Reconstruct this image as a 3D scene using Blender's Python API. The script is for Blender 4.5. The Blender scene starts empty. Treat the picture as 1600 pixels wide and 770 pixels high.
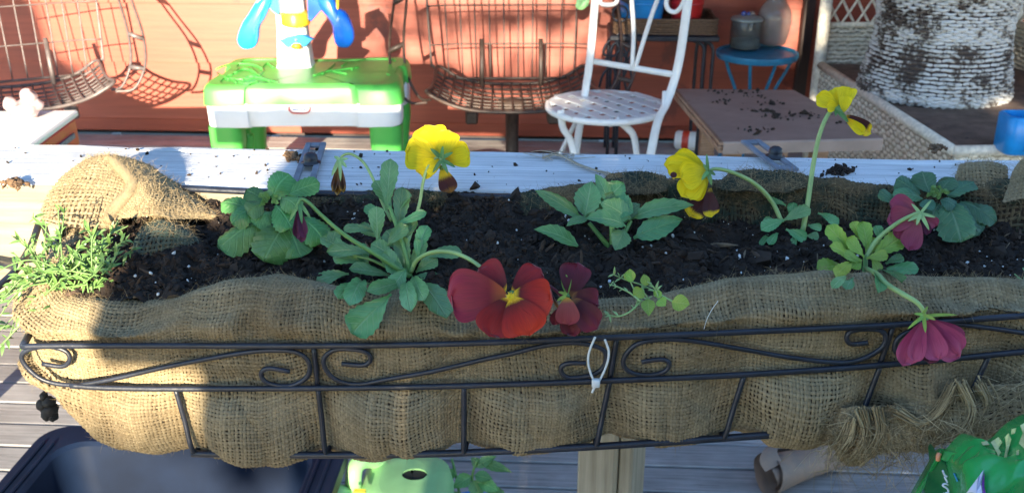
import bpy, math, random
import numpy as np
from mathutils import Vector

random.seed(7)
RNG = np.random.default_rng(7)
SC = bpy.context.scene
COL = SC.collection
R = math.radians

# ------------------------------------------------------------------ camera, sky, sun, exposure
CAM = np.array([0.0, 0.0, 1.34])
PITCH, YAW, FPX = R(23.0), R(3.0), 1537.0
cam_d = bpy.data.cameras.new('camera')
cam_d.sensor_width = 36.0
cam_d.sensor_fit = 'HORIZONTAL'
cam_d.lens = FPX / 1600 * 36.0
cam_d.clip_start = 0.02
cam_d.clip_end = 500
cam_d.dof.use_dof = True
cam_d.dof.focus_distance = 0.72
cam_d.dof.aperture_fstop = 20
cam = bpy.data.objects.new('camera', cam_d)
cam.location = CAM
cam.rotation_euler = (R(90) - PITCH, 0, YAW)
COL.objects.link(cam)
SC.camera = cam

SUN_DIR = np.array([0.03, 0.968, -0.249])          # the way the light travels
SUN_DIR /= np.linalg.norm(SUN_DIR)
world = bpy.data.worlds.new("World")
SC.world = world
world.use_nodes = True
wn = world.node_tree
sky = wn.nodes.new('ShaderNodeTexSky')
sky.sky_type = 'NISHITA'
sky.sun_disc = False
sky.sun_elevation = math.asin(-SUN_DIR[2])
sky.sun_rotation = math.atan2(-SUN_DIR[0], -SUN_DIR[1])
bg = wn.nodes['Background']
bg.inputs[1].default_value = 0.14
sky.ozone_density = 3.0
sky.dust_density = 0.3
wn.links.new(sky.outputs[0], bg.inputs[0])

sun_d = bpy.data.lights.new('sun', 'SUN')
sun_d.energy = 5.0
sun_d.angle = R(0.5)
sun_d.color = (1.0, 0.87, 0.66)
sun = bpy.data.objects.new('sun', sun_d)
sun.rotation_euler = Vector(SUN_DIR).to_track_quat('-Z', 'Y').to_euler()
sun.location = (0, -8, 6)
COL.objects.link(sun)

SC.view_settings.view_transform = 'Standard'
SC.view_settings.look = 'None'
SC.view_settings.gamma = 1
SC.view_settings.exposure = 2.15

# ------------------------------------------------------------------ where a picture point lies in the place
FW = np.array([-math.sin(YAW) * math.cos(PITCH), math.cos(YAW) * math.cos(PITCH), -math.sin(PITCH)])
RT = np.array([math.cos(YAW), math.sin(YAW), 0.0])
UP = np.cross(RT, FW)


def ray(px, py):
    return FW + RT * (px - 800) / FPX - UP * (py - 385) / FPX


def PY(px, py, y):
    r = ray(px, py)
    return CAM + r * (y / r[1])


def PZ(px, py, z):
    r = ray(px, py)
    return CAM + r * ((z - CAM[2]) / r[2])


def PD(px, py, d):
    return CAM + ray(px, py) * d


def dep(p):
    return float(np.dot(np.asarray(p) - CAM, FW))


def nrm(v):
    v = np.asarray(v, float)
    return v / (np.linalg.norm(v) + 1e-12)


def A(*p):
    return np.array(p, float)


# ------------------------------------------------------------------ vectorised value noise
def vnoise(p, seed=0):
    p = np.asarray(p, float)
    i = np.floor(p).astype(np.int64)
    f = p - i
    f = f * f * (3 - 2 * f)

    def h(ix, iy, iz):
        n = (ix * 374761393 + iy * 668265263 + iz * 2147483647 + seed * 974711) & 0xffffffff
        n = ((n ^ (n >> 13)) * 1274126177) & 0xffffffff
        n = n ^ (n >> 16)
        return (n & 0xffff) / 32767.5 - 1.0
    r = 0
    for dx in (0, 1):
        for dy in (0, 1):
            for dz in (0, 1):
                w = (f[..., 0] if dx else 1 - f[..., 0]) * (f[..., 1] if dy else 1 - f[..., 1]) * (f[..., 2] if dz else 1 - f[..., 2])
                r = r + w * h(i[..., 0] + dx, i[..., 1] + dy, i[..., 2] + dz)
    return r


def fbm(p, octv=4, seed=0):
    p = np.asarray(p, float)
    a, r = 1.0, 0
    for k in range(octv):
        r = r + a * vnoise(p * 2.03 ** k, seed + k)
        a *= .5
    return r


# ------------------------------------------------------------------ mesh building
class MB:
    def __init__(s):
        s.v, s.f, s.uv, s.n, s.tone = [], [], [], 0, []
        s.smooth = True

    def add(s, V, F, uv=None, tone=None):
        V = np.asarray(V, float).reshape(-1, 3)
        s.v.append(V)
        if isinstance(F, np.ndarray):
            s.f.append(F + s.n)
        else:
            for k in (3, 4):
                ff = [q for q in F if len(q) == k]
                if ff:
                    s.f.append(np.array(ff, int) + s.n)
            for q in F:
                if len(q) > 4:
                    for i in range(1, len(q) - 1):
                        s.f.append(np.array([[q[0], q[i], q[i + 1]]], int) + s.n)
        s.uv.append(np.zeros((len(V), 2)) if uv is None else np.asarray(uv, float).reshape(-1, 2))
        s.tone.append(np.full(len(V), .5) if tone is None else np.broadcast_to(np.asarray(tone, float), (len(V),)))
        s.n += len(V)
        return s

    def box(s, c, size, rot=None, ch=0.0):
        """box round c; rot = 3x3 matrix; ch = chamfer"""
        c = np.asarray(c, float)
        h = np.asarray(size, float) / 2
        if ch <= 0:
            V = np.array([[x, y, z] for x in (-1, 1) for y in (-1, 1) for z in (-1, 1)], float) * h
            F = [(0, 1, 3, 2), (4, 6, 7, 5), (0, 4, 5, 1), (2, 3, 7, 6), (0, 2, 6, 4), (1, 5, 7, 3)]
        else:
            idx, V, F = {}, [], []
            for a in range(3):
                for sx in (-1, 1):
                    for sy in (-1, 1):
                        for sz in (-1, 1):
                            sg = np.array([sx, sy, sz])
                            p = sg * (h - ch)
                            p[a] = sg[a] * h[a]
                            idx[(a, sx, sy, sz)] = len(V)
                            V.append(p)
            pm = (-1, 1)
            o = lambda a, d: idx[(a,) + tuple(d)]

            def sgn(a, va, b, vb, c_, vc):
                d = [0, 0, 0]
                d[a], d[b], d[c_] = va, vb, vc
                return d
            for a in range(3):
                b, c_ = (a + 1) % 3, (a + 2) % 3
                for va in pm:
                    q = [o(a, sgn(a, va, b, x, c_, y)) for x, y in ((-1, -1), (1, -1), (1, 1), (-1, 1))]
                    F.append(tuple(q if va > 0 else q[::-1]))
                for vb in pm:
                    for vc in pm:     # edge along a between faces b and c
                        q = [o(b, sgn(a, -1, b, vb, c_, vc)), o(b, sgn(a, 1, b, vb, c_, vc)),
                             o(c_, sgn(a, 1, b, vb, c_, vc)), o(c_, sgn(a, -1, b, vb, c_, vc))]
                        F.append(tuple(q[::-1] if vb * vc > 0 else q))
            for sx in pm:
                for sy in pm:
                    for sz in pm:
                        q = [o(0, (sx, sy, sz)), o(1, (sx, sy, sz)), o(2, (sx, sy, sz))]
                        F.append(tuple(q if sx * sy * sz > 0 else q[::-1]))
            V = np.array(V)
        if rot is not None:
            V = V @ np.asarray(rot).T
        return s.add(V + c, F)

    def sheet(s, P, tone=None, flip=False):
        P = np.asarray(P, float)
        a, b = P.shape[:2]
        i = np.arange(a * b).reshape(a, b)
        F = np.stack([i[:-1, :-1], i[1:, :-1], i[1:, 1:], i[:-1, 1:]], -1).reshape(-1, 4)
        if flip:
            F = F[:, ::-1]
        u, v = np.meshgrid(np.linspace(0, 1, a), np.linspace(0, 1, b), indexing='ij')
        return s.add(P.reshape(-1, 3), F, np.stack([u, v], -1), tone)

    def tube(s, pts, r, n=8, closed=False, cap=True, flat=1.0, tone=None, upv=None):
        pts = np.asarray(pts, float)
        m = len(pts)
        r = np.full(m, r) if np.isscalar(r) else np.interp(np.linspace(0, 1, m), np.linspace(0, 1, len(r)), r)
        if closed:
            T = np.roll(pts, -1, 0) - np.roll(pts, 1, 0)
        else:
            T = np.gradient(pts, axis=0)
        T /= np.linalg.norm(T, axis=1)[:, None] + 1e-12
        ref = np.asarray(upv, float) if upv is not None else (A(0, 0, 1) if abs(T[0][2]) < .9 else A(1, 0, 0))
        N = np.zeros_like(T)
        u = nrm(ref - T[0] * np.dot(ref, T[0]))
        for k in range(m):
            if upv is not None:
                u = ref - T[k] * np.dot(ref, T[k])
                u = nrm(u)
            else:
                u = nrm(u - T[k] * np.dot(u, T[k]))
            N[k] = u
        Bn = np.cross(T, N)
        a = np.arange(n) * 2 * math.pi / n
        V = pts[:, None, :] + r[:, None, None] * (np.cos(a)[None, :, None] * N[:, None, :] + flat * np.sin(a)[None, :, None] * Bn[:, None, :])
        i = np.arange(m * n).reshape(m, n)
        j = np.roll(i, -1, 1)
        if closed:
            F = np.stack([i, j, np.roll(j, -1, 0), np.roll(i, -1, 0)], -1).reshape(-1, 4)
        else:
            F = np.stack([i[:-1], j[:-1], j[1:], i[1:]], -1).reshape(-1, 4)
        uv = np.stack(np.meshgrid(np.linspace(0, 1, m), np.linspace(0, 1, n), indexing='ij'), -1)
        base = s.n
        s.add(V.reshape(-1, 3), F, uv, tone)
        if cap and not closed:
            for q in ([i[0][k] for k in range(n)][::-1], [i[-1][k] for k in range(n)]):
                for k in range(1, n - 1):
                    s.f.append(np.array([[q[0], q[k], q[k + 1]]]) + base)
        return s

    def lathe(s, c, prof, n=28, sx=1.0, sy=1.0, axis=None):
        """prof: (radius, height) list"""
        prof = np.asarray(prof, float)
        a = np.arange(n) * 2 * math.pi / n
        V = np.stack([prof[:, 0][:, None] * np.cos(a) * sx, prof[:, 0][:, None] * np.sin(a) * sy,
                      np.repeat(prof[:, 1][:, None], n, 1)], -1)
        if axis is not None:
            z = nrm(axis)
            x = nrm(np.cross(z, A(0, 0, 1) if abs(z[2]) < .9 else A(1, 0, 0)))
            V = V @ np.stack([x, np.cross(z, x), z])
        m = len(prof)
        i = np.arange(m * n).reshape(m, n)
        j = np.roll(i, -1, 1)
        F = np.stack([i[:-1], j[:-1], j[1:], i[1:]], -1).reshape(-1, 4)
        return s.add(V.reshape(-1, 3) + np.asarray(c, float), F)

    def build(s, name, material, parent=None, smooth=None, kind=None, auto=None):
        V = np.concatenate(s.v)
        if parent is not None:
            V = V - wloc(parent)
        me = bpy.data.meshes.new(name)
        me.vertices.add(len(V))
        me.vertices.foreach_set('co', V.ravel())
        sizes = np.concatenate([np.full(len(f), f.shape[1]) for f in s.f])
        loops = np.concatenate([f.ravel() for f in s.f])
        me.loops.add(len(loops))
        me.loops.foreach_set('vertex_index', loops.astype(np.int32))
        me.polygons.add(len(sizes))
        st = np.concatenate([[0], np.cumsum(sizes)[:-1]])
        me.polygons.foreach_set('loop_start', st.astype(np.int32))
        me.polygons.foreach_set('use_smooth', np.full(len(sizes), s.smooth if smooth is None else smooth))
        uvl = me.uv_layers.new(name='UVMap')
        uvl.data.foreach_set('uv', np.concatenate(s.uv)[loops].ravel())
        at = me.attributes.new('tone', 'FLOAT', 'POINT')
        at.data.foreach_set('value', np.concatenate(s.tone).astype(np.float32))
        me.update(calc_edges=True)
        me.validate()
        if material:
            me.materials.append(material)
        if auto is not None:
            try:
                me.set_sharp_from_angle(angle=R(auto))
            except Exception:
                pass
        o = bpy.data.objects.new(name, me)
        COL.objects.link(o)
        if parent is not None:
            o.parent = parent
        if kind:
            o['kind'] = kind
        return o


def wloc(o):
    p = np.zeros(3)
    while o is not None:
        p += np.array(o.location)
        o = o.parent
    return p


def thing(name, label, cat, loc=(0, 0, 0), group=None):
    o = bpy.data.objects.new(name, None)
    COL.objects.link(o)
    o.location = loc
    o.empty_display_size = .05
    return tag(o, label, cat, group)


def tag(o, label, cat, group=None):
    o['label'] = label
    o['category'] = cat
    if group:
        o['group'] = group
    return o


def dup(o, parent=None):
    c = o.copy()
    COL.objects.link(c)
    c.parent = parent
    for ch in list(o.children):
        dup(ch, c)
    return c


def struct(o):
    o['kind'] = 'structure'
    return o


def spline(pts, n=40, closed=False):
    """Catmull-Rom through pts"""
    P = np.asarray(pts, float)
    if closed:
        Q = np.vstack([P[-1], P, P[0], P[1]])
        segs = len(P)
    else:
        Q = np.vstack([2 * P[0] - P[1], P, 2 * P[-1] - P[-2]])
        segs = len(P) - 1
    t = np.linspace(0, segs, n, endpoint=not closed)
    k = np.minimum(t.astype(int), segs - 1)
    f = (t - k)[:, None]
    a, b, c, d = Q[k], Q[k + 1], Q[k + 2], Q[k + 3]
    return .5 * (2 * b + (c - a) * f + (2 * a - 5 * b + 4 * c - d) * f ** 2 + (3 * b - a - 3 * c + d) * f ** 3)


def rotz(a):
    return np.array([[math.cos(a), -math.sin(a), 0], [math.sin(a), math.cos(a), 0], [0, 0, 1.0]])


def basis(x=None, z=None):
    """3x3 with the local x along x and local z near z"""
    x = nrm(x)
    y = nrm(np.cross(z, x))
    return np.stack([x, y, np.cross(x, y)], 1)


def gridspline(rows, nu, nv):
    """rows[v][u] control points -> smooth grid [nu, nv, 3]"""
    a = np.stack([spline(r, nu) for r in rows], 0)
    return np.stack([spline(a[:, i], nv) for i in range(nu)], 0)


# ------------------------------------------------------------------ materials
def nodes(name):
    m = bpy.data.materials.new(name)
    m.use_nodes = True
    nt = m.node_tree
    return m, nt, nt.nodes['Principled BSDF'], nt.links.new


def ramp(nt, stops):
    n = nt.nodes.new('ShaderNodeValToRGB')
    e = n.color_ramp.elements
    while len(e) < len(stops):
        e.new(.5)
    for k, (p, c) in enumerate(stops):
        e[k].position = p
        e[k].color = tuple(c) + (1,)
    return n


def coords(nt, L, scale=(1, 1, 1), out='Object'):
    tc = nt.nodes.new('ShaderNodeTexCoord')
    mp = nt.nodes.new('ShaderNodeMapping')
    mp.inputs['Scale'].default_value = scale
    L(tc.outputs[out], mp.inputs[0])
    return mp.outputs[0]


def noise(nt, L, vec, scale, detail=4, rough=.6):
    n = nt.nodes.new('ShaderNodeTexNoise')
    n.inputs['Scale'].default_value = scale
    n.inputs['Detail'].default_value = detail
    n.inputs['Roughness'].default_value = rough
    L(vec, n.inputs['Vector'])
    return n.outputs['Fac']


def bump(nt, L, h, bsdf, strength, dist=.002):
    b = nt.nodes.new('ShaderNodeBump')
    b.inputs['Strength'].default_value = strength
    b.inputs['Distance'].default_value = dist
    L(h, b.inputs['Height'])
    L(b.outputs[0], bsdf.inputs['Normal'])


def mix(nt, L, a, b, fac, mode='MIX'):
    m = nt.nodes.new('ShaderNodeMix')
    m.data_type = 'RGBA'
    m.blend_type = mode
    for sock, val in ((m.inputs[6], a), (m.inputs[7], b), (m.inputs[0], fac)):
        if hasattr(val, 'is_linked'):
            L(val, sock)
        elif isinstance(val, (int, float)):
            sock.default_value = val
        else:
            sock.default_value = tuple(val) + (1,)
    return m.outputs[2]


def M(name, col, rough=.5, var=.25, ns=30, stretch=(1, 1, 1), bmp=.15, dist=.002, metal=0, coat=0, col2=None, spots=None, trans=0, objvar=0):
    m, nt, b, L = nodes(name)
    v = coords(nt, L, stretch)
    f = noise(nt, L, v, ns)
    c = np.array(col)
    lo, hi = (c * (1 - var), np.minimum(c * (1 + var), 1)) if col2 is None else (c, np.array(col2))
    r = ramp(nt, [(.3, lo), (.7, hi)])
    L(f, r.inputs[0])
    out = r.outputs[0]
    if spots:                                     # (colour, scale, threshold)
        sf = noise(nt, L, coords(nt, L), spots[1], 6, .7)
        sr = ramp(nt, [(spots[2], (0, 0, 0)), (spots[2] + .06, (1, 1, 1))])
        L(sf, sr.inputs[0])
        out = mix(nt, L, out, spots[0], sr.outputs[0])
    if objvar:
        oi = nt.nodes.new('ShaderNodeObjectInfo')
        hs = nt.nodes.new('ShaderNodeHueSaturation')
        mr = nt.nodes.new('ShaderNodeMapRange')
        mr.inputs[3].default_value = 1 - objvar
        mr.inputs[4].default_value = 1 + objvar
        L(oi.outputs['Random'], mr.inputs[0])
        L(mr.outputs[0], hs.inputs['Value'])
        L(out, hs.inputs['Color'])
        out = hs.outputs[0]
    L(out, b.inputs['Base Color'])
    b.inputs['Roughness'].default_value = rough
    b.inputs['Metallic'].default_value = metal
    b.inputs['Coat Weight'].default_value = coat
    if trans:
        b.inputs['Subsurface Weight'].default_value = 0
    if bmp:
        bump(nt, L, f, b, bmp, dist)
    return m


def wood(name, c1, c2, grain=(1.2, 40, 40), rough=.75, bmp=.5, objvar=.15, cracks=None):
    m, nt, b, L = nodes(name)
    oi = nt.nodes.new('ShaderNodeObjectInfo')
    v = coords(nt, L, grain)
    add = nt.nodes.new('ShaderNodeVectorMath')
    add.operation = 'ADD'
    sc = nt.nodes.new('ShaderNodeVectorMath')
    sc.operation = 'SCALE'
    sc.inputs[0].default_value = (13, 7, 17)
    L(oi.outputs['Random'], sc.inputs['Scale'])
    L(v, add.inputs[0])
    L(sc.outputs[0], add.inputs[1])
    f = noise(nt, L, add.outputs[0], 4, 8, .65)
    r = ramp(nt, [(.3, c1), (.68, c2)])
    L(f, r.inputs[0])
    out = r.outputs[0]
    f2 = noise(nt, L, coords(nt, L), 5, 4)
    r2 = ramp(nt, [(.3, (.62, .61, .60)), (.66, (1.12, 1.12, 1.12))])
    L(f2, r2.inputs[0])
    out = mix(nt, L, out, r2.outputs[0], .8, 'MULTIPLY')
    if cracks:
        f3 = noise(nt, L, add.outputs[0], 9, 3, .5)
        r3 = ramp(nt, [(.30, (1, 1, 1)), (.36, (0, 0, 0))])
        L(f3, r3.inputs[0])
        out = mix(nt, L, out, cracks, r3.outputs[0])
    hs = nt.nodes.new('ShaderNodeHueSaturation')
    mr = nt.nodes.new('ShaderNodeMapRange')
    mr.inputs[3].default_value = 1 - objvar
    mr.inputs[4].default_value = 1 + objvar
    L(oi.outputs['Random'], mr.inputs[0])
    L(mr.outputs[0], hs.inputs['Value'])
    L(out, hs.inputs['Color'])
    L(hs.outputs[0], b.inputs['Base Color'])
    b.inputs['Roughness'].default_value = rough
    bump(nt, L, f, b, bmp, .0015)
    return m


def jute(name, c_lo, c_hi, stain=None, st=(.42, .6), ssc=40):
    m, nt, b, L = nodes(name)
    at = nt.nodes.new('ShaderNodeAttribute')
    at.attribute_name = 'tone'
    v = coords(nt, L)
    f = noise(nt, L, v, 900, 3)
    f2 = noise(nt, L, v, 22, 4)
    ma = nt.nodes.new('ShaderNodeMath')
    ma.operation = 'MULTIPLY_ADD'
    L(f, ma.inputs[0])
    ma.inputs[1].default_value = .55
    L(at.outputs['Fac'], ma.inputs[2])
    ma2 = nt.nodes.new('ShaderNodeMath')
    ma2.operation = 'MULTIPLY_ADD'
    L(f2, ma2.inputs[0])
    ma2.inputs[1].default_value = .7
    L(ma.outputs[0], ma2.inputs[2])
    r = ramp(nt, [(.0, c_lo), (1.0, c_hi)])
    mr = nt.nodes.new('ShaderNodeMapRange')
    mr.inputs[1].default_value = .55
    mr.inputs[2].default_value = 1.6
    L(ma2.outputs[0], mr.inputs[0])
    L(mr.outputs[0], r.inputs[0])
    out = r.outputs[0]
    if stain:
        f3 = noise(nt, L, v, ssc, 5)
        r3 = ramp(nt, [(st[0], (0, 0, 0)), (st[1], (1, 1, 1))])
        L(f3, r3.inputs[0])
        out = mix(nt, L, out, stain, r3.outputs[0])
    L(out, b.inputs['Base Color'])
    b.inputs['Roughness'].default_value = .9
    b.inputs['Specular IOR Level'].default_value = .15
    bump(nt, L, f, b, .6, .0006)
    return m


def leafmat(name, base, edge, vein, rough=.42, puck=0.0, spec=.5):
    """uv.x runs along the blade, uv.y across it"""
    m, nt, b, L = nodes(name)
    tc = nt.nodes.new('ShaderNodeTexCoord')
    sp = nt.nodes.new('ShaderNodeSeparateXYZ')
    L(tc.outputs['UV'], sp.inputs[0])

    def math_(op, a, c=None):
        n = nt.nodes.new('ShaderNodeMath')
        n.operation = op
        for k, x in enumerate((a, c)):
            if x is None:
                continue
            if isinstance(x, (int, float)):
                n.inputs[k].default_value = x
            else:
                L(x, n.inputs[k])
        return n.outputs[0]
    ac = math_('ABSOLUTE', math_('SUBTRACT', sp.outputs[1], .5))             # 0 on the midrib .. .5 on the margin
    sv = math_('ABSOLUTE', math_('SINE', math_('MULTIPLY', math_('SUBTRACT', sp.outputs[0], math_('MULTIPLY', ac, .55)), 21)))
    v1 = ramp(nt, [(.0, (1, 1, 1)), (.045, (0, 0, 0))])
    L(ac, v1.inputs[0])
    v2 = ramp(nt, [(.0, (.7, .7, .7)), (.28, (0, 0, 0))])
    L(sv, v2.inputs[0])
    vv = math_('MAXIMUM', v1.outputs[0], v2.outputs[0])
    f = noise(nt, L, coords(nt, L), 60, 4)
    r = ramp(nt, [(.3, base), (.72, edge)])
    L(f, r.inputs[0])
    oi = nt.nodes.new('ShaderNodeObjectInfo')
    hs = nt.nodes.new('ShaderNodeHueSaturation')
    mr = nt.nodes.new('ShaderNodeMapRange')
    mr.inputs[3].default_value, mr.inputs[4].default_value = .75, 1.25
    L(oi.outputs['Random'], mr.inputs[0])
    mh = nt.nodes.new('ShaderNodeMath')
    mh.operation = 'MULTIPLY_ADD'
    mh.inputs[1].default_value = .045
    mh.inputs[2].default_value = .473
    mf = nt.nodes.new('ShaderNodeMath')
    mf.operation = 'FRACT'
    m7 = nt.nodes.new('ShaderNodeMath')
    m7.operation = 'MULTIPLY'
    m7.inputs[1].default_value = 7.3
    L(oi.outputs['Random'], m7.inputs[0])
    L(m7.outputs[0], mf.inputs[0])
    L(mf.outputs[0], mh.inputs[0])
    L(mh.outputs[0], hs.inputs['Hue'])
    L(mr.outputs[0], hs.inputs['Value'])
    L(mix(nt, L, r.outputs[0], vein, math_('MULTIPLY', vv, .75)), hs.inputs['Color'])
    L(hs.outputs[0], b.inputs['Base Color'])
    b.inputs['Roughness'].default_value = rough
    b.inputs['Specular IOR Level'].default_value = spec
    h = math_('SUBTRACT', math_('MULTIPLY', noise(nt, L, coords(nt, L), 130, 3), puck), vv)
    bump(nt, L, h, b, .5, .0012)
    tr = nt.nodes.new('ShaderNodeBsdfTranslucent')
    L(hs.outputs[0], tr.inputs[0])
    mx = nt.nodes.new('ShaderNodeMixShader')
    mx.inputs[0].default_value = .22
    out = nt.nodes['Material Output']
    L(b.outputs[0], mx.inputs[1])
    L(tr.outputs[0], mx.inputs[2])
    L(mx.outputs[0], out.inputs[0])
    return m


def petalmat(name, stops, rough=.55, streak=.5, trans=.3, spec=.3):
    """stops run from the throat to the rim of the petal"""
    m, nt, b, L = nodes(name)
    tc = nt.nodes.new('ShaderNodeTexCoord')
    sp = nt.nodes.new('ShaderNodeSeparateXYZ')
    L(tc.outputs['UV'], sp.inputs[0])
    mp = nt.nodes.new('ShaderNodeMapping')
    mp.inputs['Scale'].default_value = (1.6, 34, 1)
    L(tc.outputs['UV'], mp.inputs[0])
    f = noise(nt, L, mp.outputs[0], 1.6, 4)
    ma = nt.nodes.new('ShaderNodeMath')
    ma.operation = 'MULTIPLY_ADD'
    L(f, ma.inputs[0])
    ma.inputs[1].default_value = streak * .35
    L(sp.outputs[0], ma.inputs[2])
    ms = nt.nodes.new('ShaderNodeMath')
    ms.operation = 'SUBTRACT'
    L(ma.outputs[0], ms.inputs[0])
    ms.inputs[1].default_value = streak * .175
    r = ramp(nt, stops)
    L(ms.outputs[0], r.inputs[0])
    r2 = ramp(nt, [(.32, (.66, .66, .66)), (.62, (1.1, 1.1, 1.1))])
    L(f, r2.inputs[0])
    c = mix(nt, L, r.outputs[0], r2.outputs[0], .8, 'MULTIPLY')
    L(c, b.inputs['Base Color'])
    b.inputs['Roughness'].default_value = rough
    b.inputs['Specular IOR Level'].default_value = spec
    b.inputs['Sheen Weight'].default_value = .25
    bump(nt, L, f, b, .16, .0006)
    tr = nt.nodes.new('ShaderNodeBsdfTranslucent')
    L(c, tr.inputs[0])
    mx = nt.nodes.new('ShaderNodeMixShader')
    mx.inputs[0].default_value = trans
    L(b.outputs[0], mx.inputs[1])
    L(tr.outputs[0], mx.inputs[2])
    L(mx.outputs[0], nt.nodes['Material Output'].inputs[0])
    return m


def glassmat(name, tint, rough=.12, alpha=.45):
    m, nt, b, L = nodes(name)
    b.inputs['Base Color'].default_value = tuple(tint) + (1,)
    b.inputs['Roughness'].default_value = rough
    b.inputs['Specular IOR Level'].default_value = .8
    tp = nt.nodes.new('ShaderNodeBsdfTransparent')
    tp.inputs[0].default_value = (.86, .88, .88, 1)
    f = noise(nt, L, coords(nt, L), 18, 4)
    mr = nt.nodes.new('ShaderNodeMapRange')
    mr.inputs[1].default_value, mr.inputs[2].default_value = .3, .7
    mr.inputs[3].default_value, mr.inputs[4].default_value = alpha - .12, alpha + .15
    L(f, mr.inputs[0])
    mx = nt.nodes.new('ShaderNodeMixShader')
    L(mr.outputs[0], mx.inputs[0])
    L(tp.outputs[0], mx.inputs[1])
    L(b.outputs[0], mx.inputs[2])
    L(mx.outputs[0], nt.nodes['Material Output'].inputs[0])
    return m


m_deck = wood('weathered_deck_wood', (.20, .185, .18), (.44, .42, .40), objvar=.22, cracks=(.06, .055, .05))
m_siding = M('red_painted_siding', (.30, .058, .029), .5, .2, 9, (.3, 6, 6), .3, spots=((.17, .035, .022), 3.2, .60))
m_railtop = wood('worn_white_rail_paint', (.44, .44, .44), (.80, .80, .80), (1.4, 95, 95), .8, .9, .04, cracks=(.2, .18, .16))
m_railside = wood('raw_pine', (.17, .14, .095), (.30, .255, .18), (1.5, 30, 30), .75, .4, .05)
m_post = wood('post_wood', (.19, .17, .125), (.34, .31, .245), (30, 30, 1.5), .75, .4, .1)
m_shadewood = wood('shade_caster_wood', (.2, .15, .1), (.34, .27, .19))
m_iron = M('black_wrought_iron', (.012, .015, .024), .42, .5, 60, bmp=.4, spots=((.08, .055, .04), 45, .68))
m_ironbrown = M('rusty_brown_wire', (.06, .04, .032), .5, .4, 40, bmp=.3, spots=((.12, .06, .035), 30, .6))
m_wiregrey = M('dull_silver_wire', (.13, .105, .10), .45, .3, 40, metal=.2, bmp=.2)
m_zinc = M('zinc_plate', (.16, .17, .20), .75, .3, 60, bmp=.3)
m_bolt = M('dark_bolt', (.025, .025, .03), .4, .3, 80, metal=.3)
m_jute = jute('jute_burlap', (.042, .029, .0155), (.385, .30, .175), (.13, .085, .042), (.52, .95), 14)
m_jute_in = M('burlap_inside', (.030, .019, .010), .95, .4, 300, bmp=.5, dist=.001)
m_moss = jute('moss_stained_scrap', (.030, .038, .030), (.12, .14, .105), (.05, .075, .055))
m_jute_green = jute('mossy_burlap', (.025, .018, .010), (.17, .125, .07), (.030, .042, .030))
m_hair = M('jute_fibre', (.24, .175, .09), .8, .3, 200, bmp=0)
m_fray = jute('loose_jute', (.10, .07, .035), (.52, .41, .24))
m_soil = M('potting_soil', (.010, .006, .0035), .95, .6, 160, bmp=.9, dist=.002, col2=(.022, .0125, .007))
m_clod = M('soil_clod', (.008, .0048, .003), .95, .6, 26, bmp=.6, col2=(.040, .022, .0115))
m_bark = M('bark_chip', (.06, .035, .02), .85, .4, 60, (1, 6, 1), .5)
m_bark2 = M('pale_bark_chip', (.16, .11, .065), .85, .4, 60, (1, 6, 1), .5)
m_perl = M('perlite', (.62, .62, .6), .8, .15, 300, bmp=.4)
m_debris = M('dry_crumbs', (.13, .075, .038), .9, .5, 150, bmp=.6, dist=.002)
m_twine = M('jute_twine', (.42, .34, .24), .9, .3, 300, bmp=.5)
m_ziptie = M('clear_nylon', (.62, .64, .62), .35, .08, 50, bmp=0)
m_blueleaf = leafmat('blue_green_leaf', (.085, .23, .080), (.16, .36, .13), (.27, .44, .21), .27)
m_midleaf = leafmat('mid_green_leaf', (.09, .23, .065), (.15, .33, .10), (.27, .46, .16), .28)
m_limeleaf = leafmat('lime_leaf', (.19, .34, .035), (.34, .50, .07), (.42, .54, .14), .42)
m_darkleaf = leafmat('crinkled_dark_leaf', (.05, .17, .040), (.105, .29, .075), (.17, .38, .13), .36, 1.6)
m_duskleaf = leafmat('dusky_crinkled_leaf', (.045, .13, .065), (.085, .21, .10), (.15, .28, .14), .36, 1.6)
m_stem = M('green_stem', (.11, .24, .06), .45, .2, 40, bmp=.1)
m_palestem = M('pale_stem', (.26, .38, .13), .45, .2, 40, bmp=.1)
m_sprout = M('sprout_green', (.10, .19, .045), .45, .3, 40, bmp=.1)
m_sprig = M('pale_sprig_green', (.24, .38, .14), .5, .25, 60, bmp=.1)
m_red = petalmat('crimson_petal', [(.05, (.75, .42, .01)), (.14, (.08, .002, .004)), (.5, (.20, .004, .007)), (1, (.28, .009, .012))], trans=.15)
m_orange = petalmat('scarlet_petal', [(.08, (.8, .5, .01)), (.18, (.12, .004, .003)), (.5, (.34, .009, .004)), (1, (.52, .030, .006))], trans=.15)
m_rose = petalmat('rosy_crimson_petal', [(.03, (.4, .1, .02)), (.3, (.18, .005, .014)), (1, (.30, .014, .036))], trans=.15)
m_wine = petalmat('wine_petal', [(.05, (.3, .12, .03)), (.2, (.06, .002, .006)), (.7, (.10, .003, .012)), (1, (.17, .008, .024))], trans=.15)
m_dusty = petalmat('dusty_red_petal', [(.05, (.6, .32, .02)), (.25, (.34, .07, .05)), (1, (.28, .03, .04))], trans=.2)
m_yellow = petalmat('yellow_petal', [(0, (.50, .42, .02)), (.5, (.82, .64, .006)), (1, (.86, .68, .008))], trans=.35, spec=.2)
m_yellowhot = petalmat('yellow_petal_with_amber_foot', [(0, (.45, .17, .01)), (.25, (.75, .45, .005)), (.5, (.82, .64, .006)), (1, (.86, .68, .008))], trans=.35, spec=.2)
m_maroon = petalmat('maroon_blotched_petal', [(0, (.6, .4, .01)), (.12, (.055, .006, .006)), (.78, (.045, .005, .007)), (.86, (.75, .5, .006)), (1, (.8, .6, .008))], streak=.9, trans=.2)
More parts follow.
